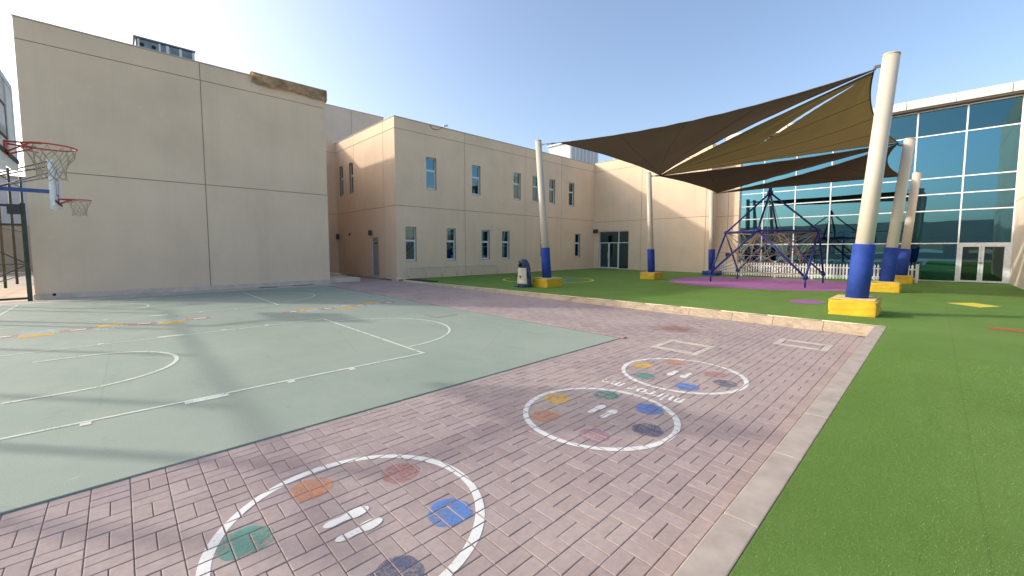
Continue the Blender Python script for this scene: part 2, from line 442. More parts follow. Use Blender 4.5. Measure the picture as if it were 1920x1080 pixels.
for n, (cx, cy, lx, ly) in enumerate(blocks):
    z = rnd.uniform(-.0022, .0010); tx, ty = rnd.gauss(0, .004), rnd.gauss(0, .004)
    rot = (ly > lx)
    TOPZ[n] = z
    if n < 300:
        o = obj('paver', PLONG, None, bed, (cx, cy, z)); o.rotation_euler = (tx, ty, math.pi/2 if rot else 0)
    else:
        base = len(verts)
        for v in pv:
            x, y = (-v.y, v.x) if rot else (v.x, v.y)
            verts.append((cx+x, cy+y, z+v.z+tx*y-ty*x))
        faces += [tuple(base+i for i in f) for f in pf]; tones += [rnd.random()]*len(pf)
me = bpy.data.meshes.new('paver_field'); me.from_pydata(verts, [], faces); me.update()
at = me.attributes.new('tone', 'FLOAT', 'FACE'); at.data.foreach_set('value', tones)
me.materials.append(MATS['paver_joined'])
pfo = obj('paver_field', me, None, bed); struct(pfo, 'stuff')

# ---- painted shapes on the pavers: clipped to the block tops so the joints stay open
buckets = {}
for n, b in enumerate(blocks):
    if b[0] < 8 and b[1] < 4.2: buckets.setdefault((int(b[0]//.3), int(b[1]//.3)), []).append(n)
def clip(poly, ax, v, keep_ge):
    out = []
    for i in range(len(poly)):
        p, q = poly[i], poly[(i+1) % len(poly)]
        ip, iq = (p[ax] >= v) == keep_ge, (q[ax] >= v) == keep_ge
        if ip: out.append(p)
        if ip != iq:
            t = (v-p[ax])/(q[ax]-p[ax]); out.append((p[0]+t*(q[0]-p[0]), p[1]+t*(q[1]-p[1])))
    return out
def on_pavers(bm, polys, lift=.0022):
    for poly in polys:
        xs = [p[0] for p in poly]; ys = [p[1] for p in poly]
        for i in range(int((min(xs)-.11)//.3), int((max(xs)+.11)//.3)+1):
            for j in range(int((min(ys)-.11)//.3), int((max(ys)+.11)//.3)+1):
                for n in buckets.get((i, j), ()):
                    cx, cy, lx, ly = blocks[n]; e = .0050
                    p = poly
                    for ax, v, k in ((0, cx-lx/2+e, True), (0, cx+lx/2-e, False), (1, cy-ly/2+e, True), (1, cy+ly/2-e, False)):
                        if len(p) > 2: p = clip(p, ax, v, k)
                    if len(p) > 2:
                        ar = sum(p[a][0]*p[(a+1)%len(p)][1]-p[(a+1)%len(p)][0]*p[a][1] for a in range(len(p)))
                        if abs(ar) > 1e-7:
                            if ar < 0: p = p[::-1]
                            bm.faces.new([bm.verts.new((x, y, lift)) for x, y in p])
def ring_polys(c, r, w, n=90):
    out = []
    for i in range(n):
        a, b = 2*math.pi*i/n, 2*math.pi*(i+1)/n
        wa = w*(1+.08*math.sin(5*a)); f = lambda rr, t: (c[0]+rr*math.cos(t), c[1]+rr*math.sin(t))
        out.append([f(r-wa/2, a), f(r+wa/2, a), f(r+wa/2, b), f(r-wa/2, b)])
    return out
def disc_polys(c, r, n=28, ry=None, ang=0, ph=0):
    ry = ry or r; pts = []
    for i in range(n):
        t = 2*math.pi*i/n; k = 1+.03*math.sin(3*t+ph)+.025*math.sin(7*t+2*ph)
        x, y = r*k*math.cos(t), ry*k*math.sin(t)
        pts.append((c[0]+x*math.cos(ang)-y*math.sin(ang), c[1]+x*math.sin(ang)+y*math.cos(ang)))
    return [[c, pts[i], pts[(i+1) % n]] for i in range(n)]
def foot_polys(c, s, flip):
    x, y = c; f = -1 if flip else 1; n = 18; out = []
    W = lambda q: .041*math.sqrt(max(0, 1-((q-.70)/.31)**2)) if q > .62 else (.030*math.sqrt(max(0, 1-((q-.20)/.205)**2)) if q < .24 else .0295+(.0395-.0295)*((q-.24)/.38)**2-.006*math.sin((q-.24)/.38*3.1416))
    for i in range(n):
        q0, q1 = i/n, (i+1)/n; a, b = (q0-.5)*.25*s*f, (q1-.5)*.25*s*f
        p = [(x+a, y-W(q0)*s), (x+b, y-W(q1)*s), (x+b, y+W(q1)*s), (x+a, y+W(q0)*s)]
        out.append(p)
    return out
def game_circle(c, r, spots, feet, label, flip=False):
    t = thing('game_circle', label, 'game marking', (c[0], c[1], 0), 'mirror game circles painted on the pavers')
    part('ring', t, 'paint_white', lambda b: on_pavers(b, ring_polys(c, r, .058)))
    for k, (x, y, col) in enumerate(spots):
        part('colour_spot', t, col, lambda b: on_pavers(b, disc_polys((x, y), .142, ph=k+c[0])))
    for x, y in feet:
        part('footprint', t, 'paint_white', lambda b: on_pavers(b, foot_polys((x, y), 1.15, flip), .0026))
game_circle((3.49, 2.335), .755, [(3.51,2.91,'paint_yellow'),(3.05,2.68,'paint_orange'),(4.0,2.58,'paint_green'),(3.97,2.03,'paint_blue'),(3.5,1.80,'paint_navy'),(3.04,2.08,'paint_magenta')],
            [(3.58,2.42),(3.56,2.26)], 'white painted circle of coloured spots before the upside down words, middle of three')
game_circle((5.435, 2.32), .765, [(5.44,2.90,'paint_yellow'),(5.92,2.62,'paint_orange'),(4.98,2.63,'paint_green'),(4.97,2.05,'paint_blue'),(5.44,1.77,'paint_navy'),(5.72,2.0,'paint_red')],
            [(5.38,2.42),(5.41,2.25)], 'white painted circle of coloured spots beyond the upside down words, farthest of three', True)
game_circle((1.0, 2.45), .775, [(.90,2.99,'paint_orange'),(1.46,2.74,'paint_red'),(.45,2.70,'paint_green'),(1.46,2.10,'paint_blue'),(.96,1.86,'paint_navy'),(.48,2.10,'paint_magenta')],
            [(.96,2.51),(.97,2.34)], 'white painted circle of coloured spots nearest the camera, cut by the lower edge')
words = thing('painted_words', 'white painted words mirror me on the pavers, upside down between two circles', 'lettering', (4.5, 2.4, 0))
cu = bpy.data.curves.new('words', 'FONT'); cu.body = 'mirror me'; cu.size = .31; cu.space_character = 1.14; cu.offset = .009
to = bpy.data.objects.new('words', cu); tme = bpy.data.meshes.new_from_object(to); tme.calc_loop_triangles()
wmax = max(v.co.x for v in tme.vertices); sc = 1.04/wmax
tris = sorted([[tuple(tme.vertices[i].co.xy) for i in t.vertices] for t in tme.loop_triangles], key=lambda t: min(p[0] for p in t))
letters, reach = [], -9
for t_ in tris:                                          # group the triangles into letters by the gaps between them
    if min(p[0] for p in t_) > reach + .002: letters.append([])
    letters[-1].append(t_); reach = max(reach, max(p[0] for p in t_))
for L_ in letters:
    part('letter', words, 'paint_word', lambda b: on_pavers(b, [[(4.515-y, 1.87+x*sc) for x, y in t_] for t_ in L_], .0024))
bpy.data.objects.remove(to); bpy.data.curves.remove(cu)

# ---- covers let into the paving and the court
def manhole(h, label, lidmat):
    t = thing('manhole_cover', label, 'manhole cover', ((h[0]+h[1])/2, (h[2]+h[3])/2, 0), 'inspection covers in the paving')
    w = .11
    for a, b, c, d in ((h[0],h[1],h[2],h[2]+w),(h[0],h[1],h[3]-w,h[3]),(h[0],h[0]+w,h[2]+w+.002,h[3]-w-.002),(h[1]-w,h[1],h[2]+w+.002,h[3]-w-.002)):
        part('surround', t, 'concrete', lambda m: bbox(m, a, b, c, d, -.03, .0022, .004, 1))
    part('lid', t, lidmat, lambda m: bbox(m, h[0]+w+.012, h[1]-w-.012, h[2]+w+.012, h[3]-w-.012, -.03, .001, .004, 1))
manhole(HOLES[0], 'square concrete edged inspection cover at the corner of the green court', 'sealed_lid')
manhole(HOLES[1], 'concrete edged inspection cover near the corner of the raised turf', 'sealed_lid')
t = thing('court_hatch', 'square painted hatch set flush in the green court near the pavers', 'manhole cover', (5.85, 8.7, .012))
part('lid', t, 'court', lambda m: bbox(m, 5.55, 6.13, 8.42, 8.98, .0125, .0165, .002, 1))
def hatch_rim(m):
    for a, b, c, d in ((5.53,6.15,8.40,8.418),(5.53,6.15,8.982,9.0),(5.53,5.548,8.42,8.98),(6.132,6.15,8.42,8.98)): flat_poly(m, [(a,c),(b,c),(b,d),(a,d)], .0135)
part('rim', t, 'dark_box', hatch_rim)

# ---- raised turf and its kerbs
EX, EY = 10.6, .60
def turf_grid(bm, xs, ys, dz=0):
    g = [[bm.verts.new((x, y, turf_z(x, y)+dz)) for y in ys] for x in xs]
    for i in range(len(xs)-1):
        for j in range(len(ys)-1): bm.faces.new((g[i][j], g[i+1][j], g[i+1][j+1], g[i][j+1]))
def lin(a, b, n): return [a+(b-a)*i/n for i in range(n+1)]
bm = bmesh.new()
turf_grid(bm, lin(EX+.012, 30.15, 40), lin(EY-.012, 20.05, 40))
turf_grid(bm, [-9]+lin(-2, EX+.012, 20)+lin(EX+.5, 30.15, 39), lin(-14, EY-.012, 20))
bmesh.ops.remove_doubles(bm, verts=bm.verts[:], dist=.0005)
turf = struct(obj('turf', bm, 'turf'))
kerb = obj('kerb', (lambda b: (box(b, EX-.02, EX+.006, EY, 19.6, -.08, .02), b)[1])(bmesh.new()), 'concrete'); struct(kerb)
random.seed(11)
y = EY
while y < 19.0:                                         # rough faced stones along the back
    y2 = min(y+random.uniform(.85, 1.1), 19.3)
    b = bmesh.new(); nseg = 7; rows = 5
    grid = []
    for i in range(nseg+1):
        yy = y+.004+(y2-y-.008)*i/nseg; zt = turf_z(EX, yy)-.012
        col = []
        for j in range(rows+1):
            s = j/rows; rgh = random.uniform(-.018, .018) if 0 < j < rows and 0 < i < nseg else 0
            col.append(b.verts.new((10.43+.13*s**1.4+rgh, yy, -.03+(zt+.03)*s)))
        col.append(b.verts.new((EX, yy, zt))); grid.append(col)
    for i in range(nseg):
        for j in range(rows+1): b.faces.new((grid[i][j], grid[i][j+1], grid[i+1][j+1], grid[i+1][j]))
    obj('kerb_stone', b, 'kerb_tan', kerb)
    y = y2
x = EX-.05
while x > -3:                                           # flat topped stones along the near side
    x2 = x-random.uniform(.95, 1.05)
    b = bmesh.new(); bbox(b, x2+.004, x-.004, EY-.004, .775, -.05, .188, .008, 2)
    obj('kerb_stone', b, 'kerb_flat', kerb); x = x2
part('edge_trim', kerb, 'trim_pale', lambda b: [tube(b, (EX-.004, y0, turf_z(EX, y0)-.001), (EX-.004, y0+1.0, turf_z(EX, y0+1.0)-.001), .012, seg=6) for y0 in lin(EY, 18.6, 18)[:-1]])
part('channel', kerb, 'kerb_flat', lambda b: bbox(b, -4.02, 10.4, .782, .862, -.05, -.002, .006, 1))
# short turf pile near the lens
bv, bf = [], []
rg = random.Random(5)
for k in range(90000):
    x = rg.uniform(1.2, 8.2); d = rg.random()**1.2
    yy = .585 - d*(.9+x*.42)
    if x < 3 and yy < -1.2: continue
    a = rg.uniform(0, 6.283); h = rg.uniform(.004, .009); w = .0008+.0003*x; ln = rg.uniform(.002, .009)
    z = turf_z(x, yy); ca, sa = math.cos(a), math.sin(a); bx, by = rg.uniform(-1,1)*ln, rg.uniform(-1,1)*ln
    i = len(bv); bv += [(x-ca*w, yy-sa*w, z-.001), (x+ca*w, yy+sa*w, z-.001), (x+bx, yy+by, z+h)]; bf.append((i, i+1, i+2))
me = bpy.data.meshes.new('turf_pile'); me.from_pydata(bv, [], bf); me.materials.append(MATS['grass_blade'])
struct(obj('turf_pile', me, None, turf), 'stuff')

def turf_patch(name, label, cat, mat, polys, lift=.006, group=None):
    b = bmesh.new()
    for p in polys: b.faces.new([b.verts.new((x, y, turf_z(x, y)+lift)) for x, y in p])
    bmesh.ops.remove_doubles(b, verts=b.verts[:], dist=.0004)
    return tag(obj(name, b, mat), label, cat, group)
def blob(cx, cy, rx, ry, n=48, ang=0, inner=4):
    out = []
    P = lambda t, s: (cx+s*(rx*math.cos(t)*math.cos(ang)-ry*math.sin(t)*math.sin(ang)), cy+s*(rx*math.cos(t)*math.sin(ang)+ry*math.sin(t)*math.cos(ang)))
    for i in range(n):
        a, b = 2*math.pi*i/n, 2*math.pi*(i+1)/n
        for k in range(inner):
            s0, s1 = k/inner, (k+1)/inner
            out.append([P(a, s1), P(b, s1), P(b, s0), P(a, s0)] if k else [P(a, s1), P(b, s1), (cx, cy)])
    return out
turf_patch('safety_surface', 'large purple rubber surface under the blue climbing frame', 'play surface', 'purple_rubber', blob(22.2, 5.6, 4.35, 4.3, 64))
turf_patch('turf_spot', 'small purple round spot inlaid in the turf beyond the nearest shade pole', 'turf marking', 'turf_purple', blob(14.35, 2.56, .62, .42, 32))
turf_patch('turf_diamond', 'yellow diamond inlaid in the turf in front of the glass doors', 'turf marking', 'turf_yellow', [[(16.2,-.86),(16.9,-1.27),(17.6,-.80),(16.95,-.25)]])
turf_patch('turf_stripe', 'red brown stripe inlaid in the turf at the right edge', 'turf marking', 'turf_red', [[(11.55,-1.5),(11.9,-1.5),(12.05,-.70),(11.75,-.78)]])
def ring_turf(cx, cy, r, w, n=60):
    out = []
    for i in range(n):
        a, b = 2*math.pi*i/n, 2*math.pi*(i+1)/n; f = lambda rr, t: (cx+rr*math.cos(t), cy+rr*math.sin(t))
        out.append([f(r-w/2, a), f(r+w/2, a), f(r+w/2, b), f(r-w/2, b)])
    return out
t = thing('turf_circle', 'yellow ring with pale blue spots inlaid in the turf behind the penguin fountain', 'turf marking', (16.3, 14.2, turf_z(16.3, 14.2)))
def tp(b, polys, l=.006):
    for p in polys: b.faces.new([b.verts.new((x, y, turf_z(x, y)+l)) for x, y in p])
part('ring', t, 'turf_yellow', lambda b: tp(b, ring_turf(16.3, 14.2, 2.35, .13)))
part('inner_ring', t, 'turf_blue', lambda b: tp(b, ring_turf(16.3, 14.2, 1.6, .12)))
for k in range(6):
    a = 2*math.pi*k/6+.3
    part('spot', t, 'turf_blue', lambda b: tp(b, blob(16.3+.95*math.cos(a), 14.2+.95*math.sin(a), .33, .33, 20, inner=1), .007))
t = thing('drain_trough', 'dark open trough with a pale lip at the far end of the turf kerb', 'drain', (10.75, 18.0, 0))
part('trough', t, 'drain_dark', lambda b: bbox(b, 10.62, 11.25, 16.9, 19.0, -.02, .115, .01, 1))
part('lip', t, 'trim_pale', lambda b: bbox(b, 10.50, 10.61, 16.85, 19.05, -.02, .085, .01, 1))

# ================================================================== BUILDINGS
def slab(bm, u0, u1, z0, z1, d0, d1, holes=()):
    """wall slab in local axes: x along the wall, y into it (d0 front .. d1 back), z up, with rectangular holes"""
    us = sorted({u0, u1, *[h[0] for h in holes], *[h[1] for h in holes]}); us = [u for u in us if u0 <= u <= u1]
    zs = sorted({z0, z1, *[h[2] for h in holes], *[h[3] for h in holes]}); zs = [z for z in zs if z0 <= z <= z1]
    inh = lambda u, z: any(h[0] < u < h[1] and h[2] < z < h[3] for h in holes)
    q = lambda *p: bm.faces.new([bm.verts.new(v) for v in p])
    solid = {}
    for i in range(len(us)-1):
        for j in range(len(zs)-1): solid[i, j] = not inh((us[i]+us[i+1])/2, (zs[j]+zs[j+1])/2)
    for (i, j), s in solid.items():
        if not s: continue
        a, b, c, d = us[i], us[i+1], zs[j], zs[j+1]
        q((a,d0,c),(b,d0,c),(b,d0,d),(a,d0,d))
        if not solid.get((i-1, j), False): q((a,d1,c),(a,d0,c),(a,d0,d),(a,d1,d))
        if not solid.get((i+1, j), False): q((b,d0,c),(b,d1,c),(b,d1,d),(b,d0,d))
        if not solid.get((i, j-1), False): q((a,d1,c),(b,d1,c),(b,d0,c),(a,d0,c))
        if not solid.get((i, j+1), False): q((a,d0,d),(b,d0,d),(b,d1,d),(a,d1,d))
def facade(root, origin, rz, us, zs, holes=(), gap=.028, mat=WALL, thick=.35, proud=.022):
    """backing wall plus one panel per bay and storey, joints left open between them"""
    holes = list(holes)
    b = bmesh.new(); slab(b, us[0]+.01, us[-1]-.01, zs[0], zs[-1]-.01, proud, thick, holes)
    obj('backing_wall', b, 'joint', root, origin, rz, False)
    for i in range(len(us)-1):
        for j in range(len(zs)-1):
            a0 = us[i]+(gap/2 if i else 0); a1 = us[i+1]-(gap/2 if i < len(us)-2 else 0)
            c0 = zs[j]+(gap/2 if j else 0); c1 = zs[j+1]-(gap/2 if j < len(zs)-2 else 0)
            hh = []
            for h in holes:
                if h[0] < a1 and h[1] > a0 and h[2] < c1 and h[3] > c0: hh.append((max(h[0], a0), min(h[1], a1), max(h[2], c0), min(h[3], c1)))
            b = bmesh.new(); slab(b, a0, a1, c0, c1, 0, proud+.004, hh)
            obj('wall_panel', b, mat, root, origin, rz, False)
WIN = {}
def window(root, origin, rz, h, split=.60):
    w, ht = h[1]-h[0], h[3]-h[2]; key = (round(w, 2), round(ht, 2))
    f = .055; zt = ht*split
    if key not in WIN:
        b = bmesh.new()
        for a, c, d, e in ((0,w,0,f),(0,w,ht-f,ht),(0,f,f,ht-f),(w-f,w,f,ht-f),(f,w-f,zt-.045,zt+.045)): box(b, a, c, .0, .07, d, e)
        bm2 = bmesh.new()
        for a, c, d, e in ((f,f+.03,f,zt-.045),(w-f-.03,w-f,f,zt-.045),(f+.03,w-f-.03,f,f+.03),(f+.03,w-f-.03,zt-.075,zt-.045)): box(bm2, a, c, .012, .06, d, e)
        merge(b, bm2)
        p1 = bmesh.new(); box(p1, f+.028, w-f-.028, .03, .04, f+.028, zt-.073)
        p2 = bmesh.new(); box(p2, f-.002, w-f+.002, .03, .04, zt+.043, ht-f+.002)
        bk = bmesh.new(); box(bk, .01, w-.01, .12, .13, .01, ht-.01)
        sl = bmesh.new(); bbox(sl, -.03, w+.03, -.12, .0, -.05, -.004, .006, 1)
        WIN[key] = (mesh('window', b, 'frame_white'), mesh('pane', p1, 'window_glass'), mesh('pane', p2, 'window_glass'), mesh('blind', bk, 'interior'), mesh('sill', sl, 'coping'))
    fr, a, c, bk, sl = WIN[key]
    loc = Vector(origin) + Matrix.Rotation(rz, 3, 'Z') @ Vector((h[0], .115, h[2]))
    o = obj('window', fr, None, root, loc, rz)
    for nm, me in (('pane', a), ('pane', c), ('blind', bk), ('sill', sl)): obj(nm, me, None, o)
    return o
def solid_box(root, name, x0, x1, y0, y1, z0, z1, mat): return part(name, root, mat, lambda b: box(b, x0, x1, y0, y1, z0, z1))
def coping(root, pts, w=.36, h=.07):
    def f(b):
        for (x0, y0), (x1, y1), z in pts: bbox(b, min(x0,x1), max(x0,x1), min(y0,y1), max(y0,y1), z, z+h, .012, 1)
    return part('coping', root, 'coping', f)

# ---- sports hall on the left
LY, LX0, LX1, LH = 20.6, -2.06, 7.42, 9.02
hall = thing('sports_hall', 'tall blank beige panelled building behind the basketball court', 'building', (LX0, LY, 0))
facade(hall, (LX0, LY, 0), 0, [0, 4.72, LX1-LX0], [0, 4.27, 8.36, LH], thick=.3)
facade(hall, (LX1, LY+.36, 0), R(90), [0, 4.1, 8.0], [0, 4.27, 8.36, LH], thick=.3)
facade(hall, (LX0, 29.1, 0), R(-90), [0, 4.2, 8.14], [0, 4.27, 8.36, LH], thick=.3)
part('corner_return', hall, WALL, lambda b: (box(b, LX1-.3, LX1, LY+.024, LY+.36, 0, LH-.004), box(b, LX0, LX0+.3, LY+.024, LY+.36, 0, LH-.004)))
solid_box(hall, 'roof', LX0+.2, LX1-.2, LY+.2, 29.2, LH-.62, LH-.5, 'concrete')
coping(hall, [((LX0-.02, LY-.03), (LX1+.02, LY+.32), LH), ((LX1-.30, LY+.322), (LX1+.03, 29.2), LH+.003), ((LX0-.03, LY+.322), (LX0+.30, 29.2), LH+.003)], h=.05)
part('plinth', hall, 'plinth', lambda b: bbox(b, LX0-.03, LX1+.03, LY-.055, LY-.002, -.05, .185, .012, 1))
part('vent_hole', hall, 'black', lambda b: tube(b, (-1.63, LY-.060, .15), (-1.63, LY-.02, .15), .045, seg=12))
part('drain_grate', hall, 'dark_steel', lambda b: (bbox(b, 4.3, 5.0, LY-.62, LY-.30, .003, .014, .003, 1), bbox(b, 5.6, 6.5, LY-.55, LY-.22, .003, .014, .003, 1)))
# steel sheet unit on its roof
t = thing('rooftop_unit', 'grey steel unit with pale uprights on the roof of the blank hall', 'air conditioner', (.8, 21.3, LH-.5))
part('casing', t, 'sheet_steel', lambda b: bbox(b, .84, 2.58, 21.3, 22.2, LH-.45, LH+.60, .02, 1))
part('lid', t, 'sheet_steel', lambda b: bbox(b, .78, 2.64, 21.22, 22.26, LH+.602, LH+.655, .01, 1))
for x, w in ((.90,.05), (1.50,.06), (1.72,.10), (2.12,.09), (2.53,.08)):
    part('upright', t, 'frame_white', lambda b: bbox(b, x, x+w, 21.262, 21.298, LH-.4, LH+.58, .006, 1))
part('fan_port', t, 'black', lambda b: [tube(b, (x, 21.299, LH+.40), (x, 21.288, LH+.40), .07, seg=14) for x in (1.02, 1.36)])
part('fan_port', t, 'far_pale', lambda b: bbox(b, 1.2, 1.42, 21.27, 21.297, LH+.16, LH+.28, .01, 1))
# draped brown sheet over the parapet corner
def drape(b):
    rg = random.Random(2); n, mrow = 60, 14; g = []
    for i in range(n+1):
        s = i/n; x = 4.42+s*(LX1+.06-4.42); col = []
        for j in range(mrow+1):
            v = j/mrow
            fold = .045*math.sin(s*23+v*4)+.035*math.sin(s*49+1.3-v*7)+.03*math.sin(s*11-v*9)+.03*math.exp(-((s-.55)/.06)**2)*math.sin(v*7)
            L = .50+.03*math.sin(s*9)+.025*math.sin(s*33)-.03*(1-s)
            if v < .25: y = LY+.42-(v/.25)*.50; z = LH+.10+.10*math.sin(v/.25*1.57)
            else: y = LY-.075-(.06+fold*1.3)*((v-.25)/.75); z = LH+.20-L*((v-.25)/.75)+.02*math.sin(s*40)*((v-.25)/.75)
            col.append(b.verts.new((x, y, z)))
        g.append(col)
    for i in range(n):
        for j in range(mrow):
            f = b.faces.new((g[i][j], g[i][j+1], g[i+1][j+1], g[i+1][j])); f.smooth = True
    # end flap round the corner
    e = []
    for i in range(9):
        s = i/8; col = []
        for j in range(7):
            v = j/6; col.append(b.verts.new((LX1+.075+.02*math.sin(s*9+v*4), LY-.09+s*.55, LH+.20-v*(.50+.08*(1-s)))))
        e.append(col)
    for i in range(8):
        for j in range(6):
            f = b.faces.new((e[i][j], e[i+1][j], e[i+1][j+1], e[i][j+1])); f.smooth = True
    bmesh.ops.solidify(b, geom=b.faces[:], thickness=.012)
tag(obj('tarpaulin', (lambda b: (drape(b), b)[1])(bmesh.new()), 'tarp'), 'crumpled brown sheet draped over the parapet corner of the blank hall', 'tarpaulin')

# ---- classroom building
BX, BY, BH, RX, RY = 10.8, 20.2, 8.66, 29.1, 28.3
cls = thing('classroom_building', 'two storey beige panelled building with narrow windows behind the turf', 'building', (BX, BY, 0))
wu = [(12.72,13.40),(16.00,16.68),(19.60,20.28),(21.46,22.14),(23.28,23.96),(25.62,26.30)]
wl_ = [(11.35,12.03),(14.05,14.73),(16.75,17.43),(18.53,19.21),(22.35,23.03),(26.48,27.16)]
fh = [(a-BX, b-BX, 5.06, 6.86) for a, b in wu] + [(a-BX, b-BX, 1.02, 2.90) for a, b in wl_]
facade(cls, (BX, BY, 0), 0, [0, 4.64, 10.0, 13.9, RX-BX], [0, 4.02, 8.08, BH], fh)
for h in fh: window(cls, (BX, BY, 0), 0, h)
# side facing the recess (local x runs towards -Y)
side = lambda y: RY-y
sh = [(side(27.75), side(27.16), 5.18, 7.08), (side(26.15), side(25.57), 5.18, 7.08)]
dh = (side(23.22), side(22.32), .12, 2.38)
facade(cls, (BX, RY, 0), R(-90), [0, side(25.42), side(21.5), side(BY+.36)], [0, 4.02, 8.08, BH], sh+[dh])
part('corner_return', cls, WALL, lambda b: (box(b, BX, BX+.3, BY+.024, BY+.36, 0, 4.003), box(b, BX, BX+.3, BY+.024, BY+.36, 4.037, 8.063), box(b, BX, BX+.3, BY+.024, BY+.36, 8.097, BH-.004)))
for h in sh: window(cls, (BX, RY, 0), R(-90), h)
d = part('service_door', cls, 'door_grey', lambda b: bbox(b, BX+.07, BX+.12, 22.36, 23.18, .12, 2.34, .006, 1))
part('handle', d, 'alu', lambda b: (tube(b, (BX+.02, 22.46, 1.12), (BX+.07, 22.46, 1.12), .012), tube(b, (BX+.02, 22.46, 1.12), (BX+.02, 22.58, 1.12), .012)))
part('closer', d, 'dark_box', lambda b: bbox(b, BX+.03, BX+.068, 22.6, 22.9, 1.98, 2.05, .008, 1))
part('door_frame', cls, 'frame_white', lambda b: (box(b, BX+.03, BX+.13, 23.182, 23.218, .121, 2.379), box(b, BX+.03, BX+.13, 22.322, 22.358, .121, 2.379), box(b, BX+.03, BX+.13, 22.358, 23.182, 2.343, 2.379)))
part('threshold', cls, 'concrete', lambda b: bbox(b, BX-.12, BX+.3, 22.25, 23.3, -.05, .118, .015, 1))
# recess end wall
rh = [(9.55-LX1, 10.21-LX1, 5.18, 7.08), (9.53-LX1, 10.19-LX1, 1.08, 3.0)]
facade(cls, (LX1, RY, 0), 0, [0, 1.5, BX-LX1], [0, 4.02, 8.08, BH+.3], rh, mat=WALL)
for h in rh: window(cls, (LX1, RY, 0), 0, h)
solid_box(cls, 'roof', BX+.2, RX-.05, BY+.2, 40, BH-.6, BH-.5, 'concrete')
coping(cls, [((BX-.025, BY-.03), (RX-.02, BY+.33), BH), ((BX-.028, BY+.332), (BX+.33, RY+.3), BH+.003)], h=.05)
part('plinth', cls, 'plinth', lambda b: bbox(b, BX-.05, BX+.34, BY-.05, BY-.003, -.05, .14, .012, 1))
tb = thing('rear_block', 'taller plain beige block rising behind the recess between the buildings', 'building', (2, 36, 0))
facade(tb, (2, 36, 0), 0, [0, 9.9, 13.2, 16.2], [0, 9.0, 13.72], mat=WALL2)
part('end_wall', tb, WALL2, lambda b: box(b, 17.9, 18.2, 36.36, 46, 0, 13.70))
part('roof', tb, 'concrete', lambda b: box(b, 2, 17.9, 36.36, 46, 13.2, 13.3))
coping(tb, [((1.98, 35.97), (18.22, 36.3), 13.722)], h=.05)
# step at the recess
t = thing('concrete_step', 'low pale concrete landing at the mouth of the recess', 'step', (8.1, 20.9, 0))
part('slab', t, 'plinth', lambda b: bbox(b, LX1+.04, 9.0, 20.75, 24.5, -.05, .20, .015, 2))
part('upper_step', t, 'concrete', lambda b: bbox(b, LX1+.04, 8.9, 23.2, 28.25, .201, .34, .015, 2))
t = thing('concrete_ramp', 'pale concrete kerb block at the corner of the classroom building', 'kerb block', (10.9, 19.8, 0))
part('block', t, 'plinth', lambda b: bbox(b, 10.46, 11.2, 19.62, 20.12, -.05, .13, .015, 2))

# ---- entrance wing at the back
WX, WH = 29.1, 8.78
wing = thing('entrance_wing', 'sunlit beige panelled wall with a glazed door beside the glass building', 'building', (WX, BY, 0))
wy = lambda y: BY-y
edh = (wy(19.72), wy(16.95), .03, 3.12)
facade(wing, (WX, BY, 0), R(-90), [-.03, wy(15.9), wy(11.1), wy(10.8)], [0, 3.9, 8.05, WH], [edh], mat=WALL)
part('return_wall', wing, WALL, lambda b: box(b, WX+.024, 30.1, 10.80, 11.06, 0, WH-.004))
facade(wing, (30.08, 10.80, 0), R(-90), [0, .8, 10.80-9.32], [0, 3.9, 8.05, WH], mat=WALL, thick=.2)
solid_box(wing, 'roof', WX+.2, 40, 9.4, BY, WH-.5, WH-.4, 'concrete')
coping(wing, [((WX-.03, 10.78), (WX+.33, BY-.06), WH), ((30.05, 9.3), (30.4, 10.77), WH+.003)], h=.05)
def bars(b, lst, x0, x1):
    for y0, y1, z0, z1 in lst: box(b, x0, x1, y0, y1, z0, z1)
ed = part('entrance_door', wing, 'frame_white', lambda b: bars(b, [(16.95,17.0,.03,3.12),(19.67,19.72,.03,3.12),(17.0,19.67,3.06,3.12),(17.84,17.91,.03,3.06),(17.0,17.84,2.14,2.20),(17.91,19.67,2.14,2.20),(17.0,17.84,.03,.10),
     (17.911,17.97,.05,2.139),(18.72,18.785,.05,2.139),(18.795,18.86,.05,2.139),(19.61,19.669,.05,2.139),(17.971,18.719,.05,.17),(18.861,19.609,.05,.17)], WX+.08, WX+.15))
for y0, y1, z0, z1 in ((17.0,17.84,.10,2.14),(17.0,17.84,2.2,3.06),(17.91,19.67,2.2,3.06),(17.97,18.72,.17,2.14),(18.86,19.61,.17,2.14)):
    part('pane', ed, 'window_glass', lambda b: box(b, WX+.11, WX+.12, y0-.002, y1+.002, z0-.002, z1+.002))
part('handle', ed, 'alu', lambda b: (tube(b, (WX+.04, 18.70, .8), (WX+.04, 18.70, 1.4), .014), tube(b, (WX+.04, 18.88, .8), (WX+.04, 18.88, 1.4), .014)))
part('lobby', wing, 'interior', lambda b: box(b, WX+.36, WX+.40, 16.9, 19.8, 0, 3.2))
# rooftop stair box
t = thing('rooftop_hut', 'pale ribbed metal hut on the roof above the inner corner', 'roof structure', (31, 24, BH-.5))
part('walls', t, 'far_pale', lambda b: (box(b, 29.85, 34.2, 23.4, 26, BH-.5, 11.25),))
part('rib', t, 'frame_white', lambda b: [box(b, x, x+.14, 23.36, 23.399, BH-.4, 11.2) for x in lin(29.9, 33.9, 7)])
part('roof_sheet', t, 'frame_white', lambda b: bbox(b, 29.7, 34.3, 23.3, 26.1, 11.252, 11.35, .02, 1))
t = thing('roof_edge', 'grey metal roof edge behind the entrance wing parapet', 'roof structure', (31, 18, WH))
part('sheet', t, 'sheet_steel', lambda b: bbox(b, 30.2, 30.5, 14.5, 19.4, WH-.3, WH+.45, .02, 1))

